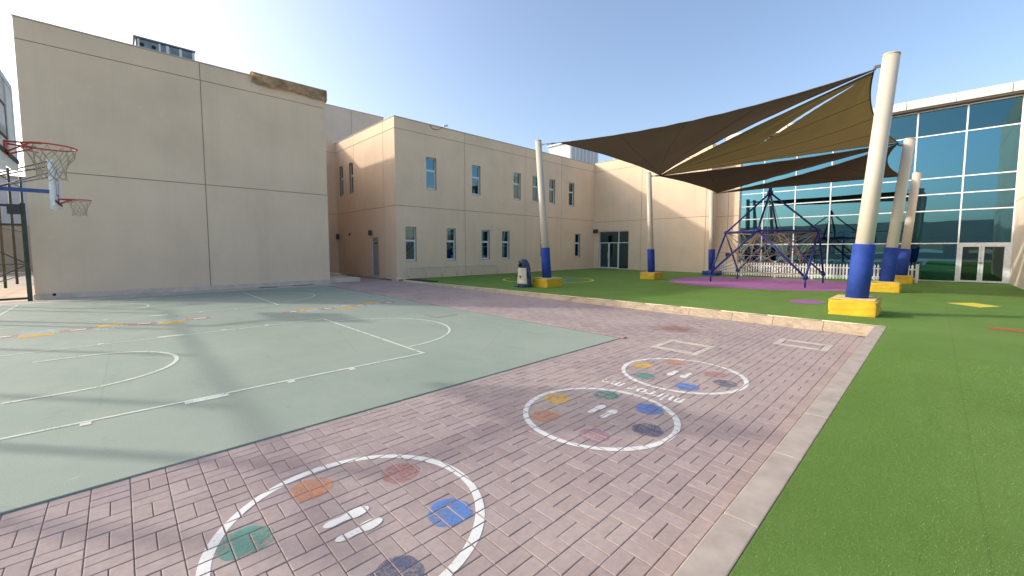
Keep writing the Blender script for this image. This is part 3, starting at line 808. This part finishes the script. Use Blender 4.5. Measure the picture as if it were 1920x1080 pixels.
# ---- glass building
GX, GY0, GY1, GB, GT = 30.25, 9.30, -2.42, .04, 8.72
gl = thing('glass_building', 'teal mirrored glass building with white mullions beyond the climbing frame', 'building', (GX, 3.4, 0))
ys = [GY0, 7.95, 6.22, 4.48, 2.75, 1.02, -.72, GY1]
zs = [GB, 1.96, 3.62, 4.46, 5.28, 7.45, GT]
zs_mid = zs
DY0, DY1, DZ = -.80, -2.30, 1.90
for i in range(len(ys)-1):
    for j in range(len(zs)-1):
        if i == 6 and j == 0: continue
        part('glass_pane', gl, 'curtain_glass_top' if j == 5 else 'curtain_glass',
             lambda b: box(b, GX, GX+.012, ys[i+1]+.024, ys[i]-.024, zs[j]+.024, zs[j+1]-.024))
for k, y in enumerate(ys):
    part('mullion', gl, 'mullion', lambda b: box(b, GX-.06, GX+.10, y-.03, y+.03, GB, GT))
for j, z in enumerate(zs):
    for i in range(len(ys)-1):
        if i == 6 and j == 0: continue
        part('transom', gl, 'mullion', lambda b: box(b, GX-.05, GX+.09, ys[i+1]+.031, ys[i]-.031, z-.028, z+.028))
gd = part('glass_door', gl, 'mullion', lambda b: bars(b, [(-.82,-.752,.04,1.93),(-2.388,-2.28,.04,1.93),(-2.28,-.82,1.86,1.93),(-1.49,-1.42,.05,1.859),(-1.60,-1.50,.05,1.859),(-2.279,-2.22,.05,1.859),(-.881,-.821,.05,1.859),
      (-1.419,-.882,.05,.13),(-2.219,-1.601,.05,.13),(-1.419,-.882,1.79,1.859),(-2.219,-1.601,1.79,1.859)], GX-.04, GX+.05))
part('pane', gd, 'door_glass', lambda b: box(b, GX, GX+.01, -1.42, -.88, .13, 1.79))
part('pane', gd, 'door_glass', lambda b: box(b, GX, GX+.01, -2.22, -1.60, .13, 1.79))
part('handle', gd, 'black', lambda b: (bbox(b, GX-.09, GX-.042, -1.56, -1.44, .98, 1.02, .008, 1),))
for k in range(8):
    y0 = 10.2-1.75*k; y1 = y0-1.74
    part('fascia_panel', gl, 'fascia', lambda b: bbox(b, GX-.45, GX+.6, y1+.008, y0-.008, GT+.14, GT+.56, .01, 1))
part('soffit', gl, 'dark_box', lambda b: box(b, GX-.40, GX+.5, -3.6, 10.2, GT+.03, GT+.138))
part('roof', gl, 'concrete', lambda b: box(b, GX+.6, 46, -3.6, 10.2, GT+.1, GT+.3))
part('interior_floor', gl, 'interior_floor', lambda b: box(b, GX+.12, 42, -3.6, 9.28, -.05, .035))
part('interior_slab', gl, 'column_grey', lambda b: box(b, GX+1.6, 42, -3.6, 9.28, 3.75, 4.15))
part('back_wall', gl, 'interior', lambda b: box(b, 42, 42.3, -3.6, 9.3, 0, GT))
part('side_wall', gl, 'interior', lambda b: (box(b, GX+.12, 42, 9.29, 9.5, 0, GT+.1), box(b, GX+.12, 42, -3.8, -3.61, 0, GT+.1)))
for y in (7.2, 3.6, .1): part('column', gl, 'column_grey', lambda b: tube(b, (GX+1.3, y, 0), (GX+1.3, y, GT+.1), .26, seg=20))
for y in lin(8.6, -2.6, 7): part('ceiling_beam', gl, 'column_grey', lambda b: box(b, GX+.3, 42, y-.06, y+.06, GT-.4, GT-.02))
part('balustrade', gl, 'mullion', lambda b: (box(b, GX+1.55, GX+1.58, -3.6, 9.28, 5.10, 5.15), *[box(b, GX+1.55, GX+1.58, y-.02, y+.02, 4.15, 5.1) for y in lin(9, -3.4, 10)]))

# wall at the right end of the glass
rw = thing('side_wall_block', 'cream wall at the right edge beside the glass doors', 'wall', (28, -2.6, 0))
facade(rw, (GX+.3, -2.46, 0), R(180), [0, 3.6, 7.2, 10.5], [0, 3.9, 8.05, 9.4], mat=WALL2)
# block that the glass mirrors, behind the camera
ob = thing('opposite_block', 'long low school block mirrored in the glass facade', 'building', (-46, 0, 0))
facade(ob, (-46, -50, 0), R(90), lin(0, 90, 15), [0, 3.6, 6.6], [(a+1.2, a+4.4, .9, 2.7) for a in lin(0, 84, 14)], mat=WALL)
part('roof', ob, 'concrete', lambda b: box(b, -58, -46.36, -50, 40, 6.3, 6.4))

# ---- behind the gate
t = thing('boundary_wall', 'tan boundary wall seen through the steel gate', 'wall', (-6, 46, 0))
part('wall', t, 'far_wall', lambda b: (box(b, -22, -2.4, 46, 46.3, 0, 3.3),))
part('cap', t, 'coping', lambda b: bbox(b, -22, -2.4, 45.95, 46.35, 3.302, 3.4, .01, 1))
t = thing('distant_building', 'pale grey building behind the boundary wall beyond the gate', 'building', (-8, 56, 0))
part('wall', t, 'far_pale', lambda b: box(b, -26, -2.4, 56, 66, 0, 7.8))
part('parapet', t, 'coping', lambda b: bbox(b, -26.1, -2.3, 55.9, 56.2, 7.802, 8.0, .02, 1))

# ================================================================== STREET AND PLAY FURNITURE
def soft_box(b, x0, x1, y0, y1, z0, z1, seed, amp=.010):
    t = bmesh.new(); box(t, x0, x1, y0, y1, z0, z1)
    bmesh.ops.bevel(t, geom=t.edges[:], offset=.035, segments=2, profile=.6, affect='EDGES')
    bmesh.ops.subdivide_edges(t, edges=t.edges[:], cuts=5, use_grid_fill=True)
    t.normal_update(); q = random.Random(seed); a1, a2, a3 = q.uniform(0, 6), q.uniform(0, 6), q.uniform(0, 6)
    for v in t.verts:
        p = v.co; h = math.sin(p.z*42+p.y*5+p.x*4+a1)*.6+math.sin(p.z*23-p.y*9+p.x*8+a2)*.7+.5*math.sin(p.y*17+p.x*15+a3)
        v.co = p+v.normal*amp*h*(0 if p.z < z0+.01 else 1)
    for f in t.faces: f.smooth = True
    merge(b, t)
def ribbed(b, A, B, r0, r1, n=30, depth=.008):
    q = (B-A).to_track_quat('Z', 'Y').to_matrix(); R0, R1 = [], []
    for i in range(n*2):
        a = math.pi*i/n; k = 0 if i % 2 else -depth
        w = Vector((math.cos(a), math.sin(a), 0)); R0.append(b.verts.new(A+q @ (w*(r0+k)))); R1.append(b.verts.new(B+q @ (w*(r1+k))))
    for i in range(n*2):
        j = (i+1) % (n*2); f = b.faces.new((R0[i], R0[j], R1[j], R1[i])); f.smooth = True
    b.faces.new(R1); b.faces.new(R0[::-1])
# ---- shade poles
POLES = {'L1': ((12.95, 11.30), (11.86, 6.20), 'left hand shade pole nearest the penguin fountain'),
         'L2': ((21.0, 10.78), (11.08, 5.78), 'left hand shade pole in front of the sunlit wall'),
         'L3': ((26.75, 9.72), (9.90, 5.28), 'left hand shade pole at the end of the picket fence'),
         'R1': ((12.40, 1.27), (.905, 5.92), 'thickest looking shade pole, on the yellow block by the turf corner'),
         'R2': ((20.40, 1.265), (.87, 5.56), 'right hand shade pole between the nearest and farthest poles'),
         'R3': ((26.70, 1.13), (.82, 5.16), 'right hand shade pole farthest back, beside the end of the picket fence')}
TOP = {}
for k, ((x, y), (ty, tz), lab) in POLES.items():
    z0 = turf_z(x, y)
    big = k[0] == 'R'; r0 = .175 if big else .155
    full = 'leaning cream ' + lab if not lab.startswith('thick') else 'leaning cream ' + lab[len('thickest looking '):] 
    t = thing('shade_pole', full, 'pole', (x, y, z0), 'leaning poles that carry the shade sails')
    A, B = Vector((x, y, z0)), Vector((x, ty, tz))
    part('post', t, 'pole_cream', lambda b: tube(b, A, B, r0, r0*.86, 28))
    part('cap', t, 'pole_cream', lambda b: tube(b, B, B+(B-A).normalized()*.03, r0*.9, r0*.84, 28))
    sl = .36/(B-A).z
    part('pad_sleeve', t, 'pad_blue', lambda b: ribbed(b, A+(B-A)*sl*.95, A+(B-A)*(1.62/(B-A).z), r0+.038, r0*.97+.038))
    w = .54 if k == 'R1' else .5
    if k == 'L3':
        part('base_pad', t, 'pad_blue', lambda b: soft_box(b, x-w, x+w, y-.42, y+.42, z0-.02, z0+.27, x))
    else:
        part('base_pad', t, 'pad_yellow', lambda b: soft_box(b, x-w, x+w, y-.42, y+.42, z0-.02, z0+.355, x))
        part('pad_lid', t, 'pad_top', lambda b: bbox(b, x-w+.03, x+w-.03, y-.39, y+.39, z0+.36, z0+.378, .006, 1))
        part('pad_seam', t, 'pad_top', lambda b: [path(b, [(x-w*.98, y+s_*.418, z0+.34), (x+w*.98, y+s_*.418, z0+.34)], .012, 6) for s_ in (-1, 1)])
    ins = 1 if not big else -1
    part('eye_plate', t, 'cable_grey', lambda b: bbox(b, x-.02, x+.02, min(ty-ins*(r0+.10), ty), max(ty-ins*(r0+.10), ty), tz-.20, tz-.14, .006, 1))
    TOP[k] = (Vector((x, ty-ins*(r0+.08), tz-.17)), z0)

# ---- shade sails: triangles with curved edges
SAG = Vector((0, 0, -1))
def sail(name, label, ks, corners, bows, mat, sag, slit=None):
    A, B, C = [Vector(c) for c in corners]
    cen = (A+B+C)/3
    def off(P, Q, bow):
        d = Vector(((Q-P).y, -(Q-P).x, 0)).normalized(); mid = (P+Q)/2
        if (cen-mid).dot(d) < 0: d = -d
        return d*bow
    oab, obc, oca = off(A, B, bows[0]), off(B, C, bows[1]), off(C, A, bows[2])
    def P(u, v):
        w = 1-u-v
        return A*u+B*v+C*w + oab*(4*u*v) + obc*(4*v*w) + oca*(4*w*u) + Vector((0, 0, -sag*27*u*v*w)) + Vector((0, 0, .012*math.sin(19*u+4*v)+.010*math.sin(27*v+9*w)))*min(1, 27*u*v*w) + Vector((0, 0, .035))*sum(math.sin(26*math.atan2(q1+1e-6, q2+1e-6))*max(0, p_-.45)*(1-p_)*2.2 for p_, q1, q2 in ((u, v, w), (v, w, u), (w, u, v))) + Vector((0, 0, .018))*math.sin(31*(u-v)+17*w)*max(0, 1-14*min(u, v, w))*(1-max(u, v, w))
    t = thing(name, label, 'shade sail', cen, 'triangular shade sails over the climbing frame')
    n = 36; b = bmesh.new()
    def patch(a, c, d, open_ac=None):
        """sub-triangle of the sail given by three (u, v) corners; open_ac = (width, sign) pulls edge a-c aside"""
        V = {}
        for i in range(n+1):
            for j in range(n+1-i):
                p, q = i/n, j/n; k = 1-p-q
                u = a[0]*p+c[0]*q+d[0]*k; v = a[1]*p+c[1]*q+d[1]*k; X_ = P(u, v)
                if open_ac and p+q > 0:
                    s_ = q/(p+q); e = (P(*c)-P(*a)); nn = Vector((-e.y, e.x, 0)).normalized()*open_ac[1]
                    X_ = X_ + nn*(open_ac[0]*(4*s_*(1-s_))**.8*(1+.12*math.sin(s_*70))*max(0, 1-3*k))
                V[i, j] = b.verts.new(X_)
        for i in range(n):
            for j in range(n-i):
                f = b.faces.new((V[i, j], V[i+1, j], V[i, j+1])); f.smooth = True
                if i+j < n-1: f = b.faces.new((V[i+1, j], V[i+1, j+1], V[i, j+1])); f.smooth = True
    if slit:
        o_, q_ = slit; cuv = ((1, 0), (0, 1), (0, 0))
        patch((1, 0), o_, (0, 0)); patch((1, 0), o_, (0, 1))
        patch(o_, q_, (0, 0), (.055, 1)); patch(o_, q_, (0, 1), (.055, -1)); patch(q_, (0, 1), (0, 0))
    else: patch((1, 0), (0, 1), (0, 0))
    obj('fabric', b, mat, t)
    for e in (lambda s: P(1-s, s), lambda s: P(0, 1-s), lambda s: P(s, 0)):
        part('hem', t, 'sail_hem', lambda b: path(b, [e(k/40) for k in range(41)], .017, 5))
    if name:
        def seam(b):
            for s in (.25, .5, .75): path(b, [P(*(lambda q: ((1-s)*(1-q), s*(1-q)))(k/24)) - Vector((0,0,.012)) for k in range(25)], .006, 4)
        part('seam', t, 'sail_hem', seam)
    for k, c in zip(ks, (A, B, C)):
        part('tension_cable', t, 'cable_grey', lambda b: (tube(b, c, TOP[k][0], .014, seg=6), tube(b, c.lerp(TOP[k][0], .3), c.lerp(TOP[k][0], .75), .026, seg=8)))
    return P
cL1, cL2, cL3 = (12.95, 10.70, 5.93), (21.0, 10.45, 5.60), (26.75, 9.55, 5.12)
cR1, cR2, cR3 = (12.42, 1.19, 5.70), (20.40, 1.18, 5.53), (26.70, 1.28, 5.10)
dn = lambda c, d: (c[0], c[1], c[2]-d)
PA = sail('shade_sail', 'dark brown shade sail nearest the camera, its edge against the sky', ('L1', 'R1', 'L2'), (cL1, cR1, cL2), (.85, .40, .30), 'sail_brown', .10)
PB = sail('shade_sail', 'brown shade sail coloured lighter as if sunlit, behind the nearest pole', ('R1', 'R2', 'L2'), (dn(cR1, .04), cR2, dn(cL2, .03)), (.30, .05, -.18), 'sail_lit', .22, ((.93, .035), (.47, .18)))
PC = sail('shade_sail', 'narrow brown shade sail coloured dimmer, between the lighter sail and the farthest sail', ('L2', 'R2', 'L3'), (dn(cL2, .05), dn(cR2, .05), cL3), (.45, .05, .25), 'sail_dim', .12)
PD = sail('shade_sail', 'farthest brown shade sail, low in front of the glass facade', ('L3', 'R2', 'R3'), (dn(cL3, .03), dn(cR2, .08), cR3), (.70, .40, .2), 'sail_dim', .10)

# ---- climbing frame
N = [Vector(p) for p in ((22.5,7.55,2.5),(20.4,5.55,2.5),(22.0,3.6,2.47),(24.2,5.65,2.47))]      # ring nodes
F = [Vector(p) for p in ((21.12,7.72,.52),(20.12,3.66,.52),(23.9,3.66,.50),(24.35,7.5,.50))]     # foot nodes
APEX = Vector((22.25, 5.58, 4.32))
t = thing('climbing_frame', 'dark blue pyramid climbing frame with rope net on the purple surface', 'climbing frame', (22.25, 5.6, turf_z(22, 5)))
part('apex_ball', t, 'frame_blue', lambda b: (sphere(b, APEX, .13, 14, 10), tube(b, APEX+Vector((0,0,.05)), APEX+Vector((0,0,.22)), .07)))
for i in range(4):
    part('apex_tube', t, 'frame_blue', lambda b: tube(b, N[i], APEX, .042, seg=12))
    part('ring_tube', t, 'frame_blue', lambda b: tube(b, N[i], N[(i+1)%4], .045, seg=12))
    part('node_ball', t, 'frame_blue', lambda b: sphere(b, N[i], .10, 14, 10))
    part('foot_ball', t, 'frame_blue', lambda b: sphere(b, F[i], .105, 14, 10))
    part('foot_post', t, 'frame_blue', lambda b: tube(b, (F[i].x, F[i].y, turf_z(F[i].x, F[i].y)-.02), F[i], .036, seg=12))
legs = [(0,0),(0,3),(1,0),(1,1),(2,1),(2,2),(3,2),(3,3)]
for n_, f_ in legs: part('leg_tube', t, 'frame_blue', lambda b: tube(b, N[n_], F[f_], .044, seg=12))
rg = random.Random(9)
def rope_net(b, col_sel):
    cen = Vector((22.25, 5.6, 0)); L = []
    for li, (z, r, nn) in enumerate(((.55, .75, 6), (1.0, 1.25, 8), (1.45, 1.35, 8), (1.95, 1.05, 8), (2.35, .5, 5))):
        L.append([cen+Vector((r*math.cos(2*math.pi*k/nn+li*.4)+rg.uniform(-.1,.1), r*math.sin(2*math.pi*k/nn+li*.4)+rg.uniform(-.1,.1), z+rg.uniform(-.08,.08))) for k in range(nn)])
    ed = []
    for ring in L: ed += [(ring[k], ring[(k+1)%len(ring)]) for k in range(len(ring))]
    for a, c in zip(L, L[1:]):
        for p in a: 
            for q in sorted(c, key=lambda q: (q-p).length)[:2]: ed.append((p, q))
    for nd in N:
        for li in (1, 2, 3, 4):
            for q in sorted(L[li], key=lambda q: (q-nd).length)[:3]: ed.append((nd, q))
    for nd in F:
        for li in (0, 1, 2):
            for q in sorted(L[li], key=lambda q: (q-nd).length)[:2]: ed.append((nd, q))
    for q in L[4]: ed.append((q, APEX))
    for i in range(4):
        m1, m2 = N[i].lerp(F[i], .5), N[i].lerp(N[(i+1)%4], .5)
        for q in sorted(L[2], key=lambda q: (q-m1).length)[:1]: ed.append((m1, q))
        for q in sorted(L[3], key=lambda q: (q-m2).length)[:2]: ed.append((m2, q))
    for k, (p, q) in enumerate(ed):
        if (k % 5 == 0) == col_sel: tube(b, p, q, .0115, seg=5, caps=False)
rg = random.Random(9); part('rope_net', t, 'rope_tan', lambda b: rope_net(b, False))
rg = random.Random(9); part('rope_net', t, 'rope_red', lambda b: rope_net(b, True))

# ---- white picket fence
pk = bmesh.new(); hw, th, ph = .036, .010, .80
pts = [(-hw, 0), (hw, 0), (hw, ph-.05), (.0, ph), (-hw, ph-.05)]
fr = [pk.verts.new((-th, y, z)) for y, z in pts]; bk = [pk.verts.new((th, y, z)) for y, z in pts]
pk.faces.new(fr[::-1]); pk.faces.new(bk)
for i in range(5): pk.faces.new((fr[i], fr[(i+1)%5], bk[(i+1)%5], bk[i]))
PICK = mesh('picket', pk, 'white_plastic', True)
t = thing('picket_fence', 'white picket fence between the climbing frame and the glass building', 'fence', (27.3, 5.3, turf_z(27.3, 5.3)))
FX = 27.3
k = 0; y = 9.95
while y > .70:
    z = turf_z(FX, y)
    if k % 13 == 0: part('fence_post', t, 'white_plastic', lambda b: (bbox(b, FX-.05, FX+.05, y-.05, y+.05, z-.02, z+.90, .008, 1), tube(b, (FX, y, z+.90), (FX, y, z+.95), .07, .01, 4)))
    else: obj('picket', PICK, None, t, (FX-.035, y, z+.06))
    y -= .135; k += 1
part('fence_post', t, 'white_plastic', lambda b: bbox(b, FX-.05, FX+.05, .56, .66, .03, .96, .008, 1))
for zz in (.24, .66): part('rail', t, 'white_plastic', lambda b: box(b, FX-.022, FX+.012, .66, 9.9, zz, zz+.07))
x = FX+.15
while x < 30.0:
    o = obj('picket', PICK, None, t, (x, .60, turf_z(x, .6)+.06), R(90)); x += .135
for zz in (.24, .66): part('rail', t, 'white_plastic', lambda b: box(b, FX+.06, 30.0, .612, .64, zz, zz+.07))

# ---- penguin drinking fountain
pl = (12.15, 11.85); pz = turf_z(*pl)
t = thing('drinking_fountain', 'dark blue penguin shaped drinking fountain with cream belly by the turf edge', 'drinking fountain', (pl[0], pl[1], pz))
t.rotation_euler.z = R(184)
pd = (1.0, .02)
PROF = [(0,.27,.27,0),(.05,.30,.30,0),(.12,.285,.28,0),(.30,.27,.26,.0),(.55,.265,.25,.01),(.75,.25,.235,.02),(.90,.235,.22,.04),(1.0,.22,.21,.07),(1.08,.19,.185,.09),(1.14,.13,.13,.10),(1.165,.05,.05,.10),(1.17,.0,.0,.10)]
def prof(z):
    for a, c in zip(PROF, PROF[1:]):
        if a[0] <= z <= c[0]:
            s = (z-a[0])/(c[0]-a[0]); return [a[i]+(c[i]-a[i])*s for i in range(1, 4)]
    return [0, 0, .1]
def pbody(b):
    n = 28; rings = []
    for z, rx, ry, o in PROF[:-1]:
        rings.append([b.verts.new((o+rx*math.cos(2*math.pi*k/n), ry*math.sin(2*math.pi*k/n), z)) for k in range(n)])
    for A, B in zip(rings, rings[1:]):
        for k in range(n):
            f = b.faces.new((A[k], A[(k+1)%n], B[(k+1)%n], B[k])); f.smooth = True
    b.faces.new(rings[-1]); b.faces.new(rings[0][::-1])
def pobj(name, mat, fn, parent=None):
    b = bmesh.new(); fn(b); o = obj(name, b, mat, None); o.parent = parent or t; return o
pobj('body', 'penguin_blue', pbody)
def belly(b):
    nz, na = 16, 16; g = []
    for i in range(nz+1):
        z = .14+.66*i/nz; rx, ry, o = prof(z); row = []
        for j in range(na+1):
            a = R(-62+124*j/na)
            e = min(i, nz-i, j, na-j); k = 1.13 if e <= 1 else (1.07 if e == 2 else 1.035)
            if e == 0: k = 1.02
            pass
            row.append(b.verts.new((o+rx*k*math.cos(a)+.015, ry*k*math.sin(a), z)))
        g.append(row)
    for i in range(nz):
        for j in range(na):
            f = b.faces.new((g[i][j], g[i][j+1], g[i+1][j+1], g[i+1][j])); f.smooth = True
bl = pobj('belly_basin', 'penguin_cream', belly)
# cut the body away behind the basin is hidden by the basin's own depth
pobj('spout', 'dark_box', lambda b: (sphere(b, (.305, 0, .46), .034), tube(b, (.30, 0, .38), (.30, 0, .44), .017)), bl)
pobj('beak', 'black', lambda b: (tube(b, (.22, 0, .98), (.44, 0, .90), .085, .012, 12), tube(b, (.22, 0, .92), (.38, 0, .87), .06, .012, 12)))
for s in (-1, 1):
    pobj('eye', 'black', lambda b: sphere(b, (.235, s*.125, 1.03), .026))
    pobj('flipper', 'penguin_blue', lambda b: (tube(b, (.03, s*.24, .76), (.10, s*.36, .42), .075, .03, 10), sphere(b, (.10, s*.36, .42), .031)))
    pobj('foot', 'penguin_blue', lambda b: bbox(b, .05, .42, s*.13-.10, s*.13+.10, -.01, .075, .03, 2))

# ---- basketball goals (post behind the baseline, arm over it)
def goal(yc, label, board, X):
    t = thing('basketball_goal', label, 'basketball hoop', (-2.85, yc, .012), 'basketball goals along the court')
    part('post', t, 'arm_blue', lambda b: (tube(b, (-2.85, yc, .01), (-2.85, yc, 3.22), .075, seg=16),))
    part('base_plate', t, 'arm_blue', lambda b: bbox(b, -3.1, -2.6, yc-.25, yc+.25, .013, .04, .005, 1))
    part('arm', t, 'arm_blue', lambda b: box(b, -2.80, X-.102, yc-.055, yc+.055, 3.12, 3.21))
    for s in (-1, 1):
        part('brace', t, 'cable_grey', lambda b: tube(b, (-2.8, yc, 3.16), (X-.08, yc+s*.38, 3.88), .017, seg=8))
        part('brace', t, 'cable_grey', lambda b: tube(b, (-2.1, yc, 3.19), (X-.08, yc+s*.38, 3.60), .014, seg=8))
    bd = part('backboard', t, board, lambda b: box(b, X-.02, X+.01, yc-.84, yc+.84, 2.84, 3.82))
    def frame(b):
        for y0, y1, z0, z1 in ((yc-.90, yc+.90, 2.76, 2.838), (yc-.90, yc+.90, 3.822, 3.89), (yc-.90, yc-.842, 2.838, 3.822), (yc+.842, yc+.90, 2.838, 3.822)): box(b, X-.035, X+.016, y0, y1, z0, z1)
    part('border', bd, 'white_plastic', frame)
    part('edge_padding', bd, 'dark_box', lambda b: (box(b, X+.0165, X+.03, yc-.80, yc+.86, 2.845, 2.90),))
    def square(b):
        for y0, y1, z0, z1 in ((yc-.29, yc+.29, 3.05, 3.09), (yc-.29, yc+.29, 3.46, 3.50), (yc-.29, yc-.25, 3.09, 3.46), (yc+.25, yc+.29, 3.09, 3.46)): box(b, X+.0102, X+.014, y0, y1, z0, z1)
    part('target_square', bd, 'dark_steel', square)
    part('rear_frame', bd, 'frame_white', lambda b: (box(b, X-.10, X-.036, yc-.42, yc-.36, 2.70, 3.92), box(b, X-.10, X-.036, yc+.36, yc+.42, 2.70, 3.92), box(b, X-.099, X-.037, yc-.36, yc+.36, 3.12, 3.2)))
    rc = Vector((X+.15+.235, yc, 2.99))
    rim = part('rim', t, 'rim_red', lambda b: path(b, [rc+Vector((.235*math.cos(a), .235*math.sin(a), 0)) for a in [2*math.pi*k/40 for k in range(40)]], .010, 8, True))
    def brk(b):
        box(b, X+.017, X+.03, yc-.09, yc+.09, 2.84, 3.0)
        for s in (-1, 1):
            tube(b, (X+.03, yc+s*.085, 2.985), (rc.x-.05, yc+s*.225, 2.985), .011)
            tube(b, (X+.03, yc+s*.085, 2.86), (rc.x-.16, yc+s*.18, 2.975), .010)
        path(b, [rc+Vector((.235*math.cos(a), .235*math.sin(a), -.055)) for a in [R(120+6*k) for k in range(21)]], .007, 6)
    part('bracket', rim, 'rim_red', brk)
    def net(b):
        n = 12; lv = [(0, .23), (-.09, .205), (-.18, .165), (-.27, .135), (-.36, .125), (-.40, .14)]
        rg = random.Random(int(yc*10))
        pt = {}
        for i, (dz, r) in enumerate(lv):
            for k in range(n):
                a = 2*math.pi*(k+(i % 2)*.5)/n
                pt[i, k] = rc+Vector((r*math.cos(a)+rg.uniform(-.012,.012), r*math.sin(a)+rg.uniform(-.012,.012), dz-.01+rg.uniform(-.02,.02)))
        for i in range(len(lv)-1):
            for k in range(n):
                k2 = (k+1) % n if i % 2 else (k-1) % n
                tube(b, pt[i, k], pt[i+1, k], 0.0042, seg=4, caps=False); tube(b, pt[i, k], pt[i+1, k2], 0.0042, seg=4, caps=False)
    part('net', rim, 'net_white', net)
goal(7.9, 'near basketball goal with clear backboard and red rim at the left edge', 'acrylic', -.95)
goal(15.95, 'far basketball goal on a blue arm, its backboard edge on against the hall', 'white_plastic', -1.08)

# ---- steel side fence and gate
t = thing('side_fence', 'tall dark steel fence along the left side of the court', 'fence', (-4.0, 12, 0))
for y in (2.2, 5.1, 8.0, 10.9, 13.8, 16.7, 19.6): part('fence_post', t, 'dark_steel', lambda b: bbox(b, -4.05, -3.95, y-.05, y+.05, -.05, 3.62, .006, 1))
part('top_beam', t, 'dark_steel', lambda b: bbox(b, -4.05, -3.95, 2.1, 20.35, 3.622, 3.71, .008, 1))
part('bottom_rail', t, 'dark_steel', lambda b: box(b, -4.02, -3.98, 2.1, 20.3, .08, .13))
t = thing('steel_gate', 'dark steel gate with diagonal braces beside the hall corner', 'gate', (-3, 20.3, 0))
part('gate_post', t, 'dark_steel', lambda b: bbox(b, -2.19, -2.085, 20.25, 20.35, -.05, 3.15, .006, 1))
part('gate_post', t, 'dark_steel', lambda b: bbox(b, -4.0, -3.9, 20.36, 20.46, -.05, 3.6, .006, 1))
for z in (.06, 2.42, 3.02): part('rail', t, 'dark_steel', lambda b: box(b, -3.89, -2.192, 20.28, 20.32, z, z+.07))
part('brace', t, 'dark_steel', lambda b: (tube(b, (-2.2, 20.30, 1.25), (-3.8, 20.30, 2.4), .016), tube(b, (-2.2, 20.30, 1.15), (-3.8, 20.30, .14), .016), tube(b, (-2.2, 20.30, 1.2), (-3.88, 20.30, 1.2), .012)))
part('lock_box', t, 'dark_box', lambda b: bbox(b, -2.46, -2.16, 20.22, 20.246, 2.78, 3.10, .01, 1))
t = thing('rear_fence', 'tall thin dark posts of a fence running back behind the gate', 'fence', (-3.65, 30, 0))
for y in (24.4, 26.4, 28.5, 31.4, 34.9): part('fence_post', t, 'dark_steel', lambda b: tube(b, (-3.68, y, -.05), (-3.68, y, 5.6), .05, seg=10))
for z in (.3, 2.6, 5.0): part('rail', t, 'dark_steel', lambda b: tube(b, (-3.68, 24.4, z), (-3.68, 34.9, z), .022, seg=8))

# ---- railing below the classroom windows
t = thing('metal_railing', 'low thin metal railing under the ground floor windows', 'railing', (11.9, 19.95, 0))
ry_ = 19.95
for x in lin(11.35, 17.9, 6):
    part('baluster', t, 'alu', lambda b: tube(b, (x, ry_, .02), (x, ry_, .60), .024, seg=10))
part('handrail', t, 'alu', lambda b: path(b, [(11.35, ry_, .56), (11.38, ry_, .61), (11.45, ry_, .63)]+[(x, ry_, .63) for x in lin(11.9, 17.5, 6)]+[(17.85, ry_, .63), (17.9, ry_, .60)], .024, 8))

# ---- small fittings on the walls
def lamp(name, label, cat, p, w, h, rz, mat='dark_box'):
    t = thing(name, label, cat, p); x, y, z = p
    o = bmesh.new(); bbox(o, -w/2, w/2, -.20, -.05, -h/2, h/2, .015, 1); q = obj('housing', o, mat, None); q.parent = t
    o = bmesh.new(); box(o, -.06, .06, -.05, .0, -.06, .06); q = obj('mount', o, 'alu', None); q.parent = t
    o = bmesh.new(); box(o, -w/2+.03, w/2-.03, -.208, -.2005, -h/2+.03, h/2-.03); q = obj('lens', o, 'glass_grey' if h < .3 else 'dark_box', None); q.parent = t
    t.rotation_euler.z = rz
lamp('wall_light', 'dark box light on the wall above the glazed entrance door', 'wall light', (WX, 20.0-.02, 3.15), .42, .3, R(-90))
lamp('wall_light', 'small brown light above the grey service door', 'wall light', (BX, 23.1, 2.62), .2, .3, R(-90))
lamp('wall_light', 'small dark light in the inner corner of the recess', 'wall light', (BX, 28.0, 2.5), .2, .34, R(-90))
t = thing('wall_vent', 'small round dark vent on the recess side wall', 'vent', (BX, 26.3, 2.6))
part('grille', t, 'black', lambda b: tube(b, (BX-.03, 26.3, 2.62), (BX, 26.3, 2.62), .09, seg=14))
t = thing('security_camera', 'small white security camera above the third lower window', 'security camera', (17.65, BY, 3.1))
part('body', t, 'frame_white', lambda b: tube(b, (17.62, BY-.30, 3.02), (17.62, BY-.08, 3.08), .05, seg=12))
part('bracket', t, 'alu', lambda b: tube(b, (17.62, BY-.14, 3.08), (17.62, BY-.001, 3.16), .02))
t = thing('roof_camera', 'white camera with a drooping cable on the classroom parapet', 'security camera', (13.6, BY, BH))
part('body', t, 'frame_white', lambda b: tube(b, (13.75, BY-.22, BH+.06), (14.02, BY-.30, BH+.10), .05, seg=12))
part('arm', t, 'alu', lambda b: tube(b, (13.9, BY+.1, BH+.05), (13.9, BY-.26, BH+.07), .018))
part('cable', t, 'dark_box', lambda b: path(b, [(13.0, BY-.04, BH+.02), (13.08, BY-.04, BH-.16), (13.3, BY-.045, BH-.22), (13.55, BY-.05, BH-.16), (13.8, BY-.1, BH+.03)], .014, 6))
t = thing('alarm_box', 'small dark box on the wall beside the glass building', 'wall box', (30.08, 9.9, 1.3))
part('case', t, 'dark_box', lambda b: bbox(b, 29.98, 30.08, 9.8, 10.05, 1.15, 1.4, .01, 1))
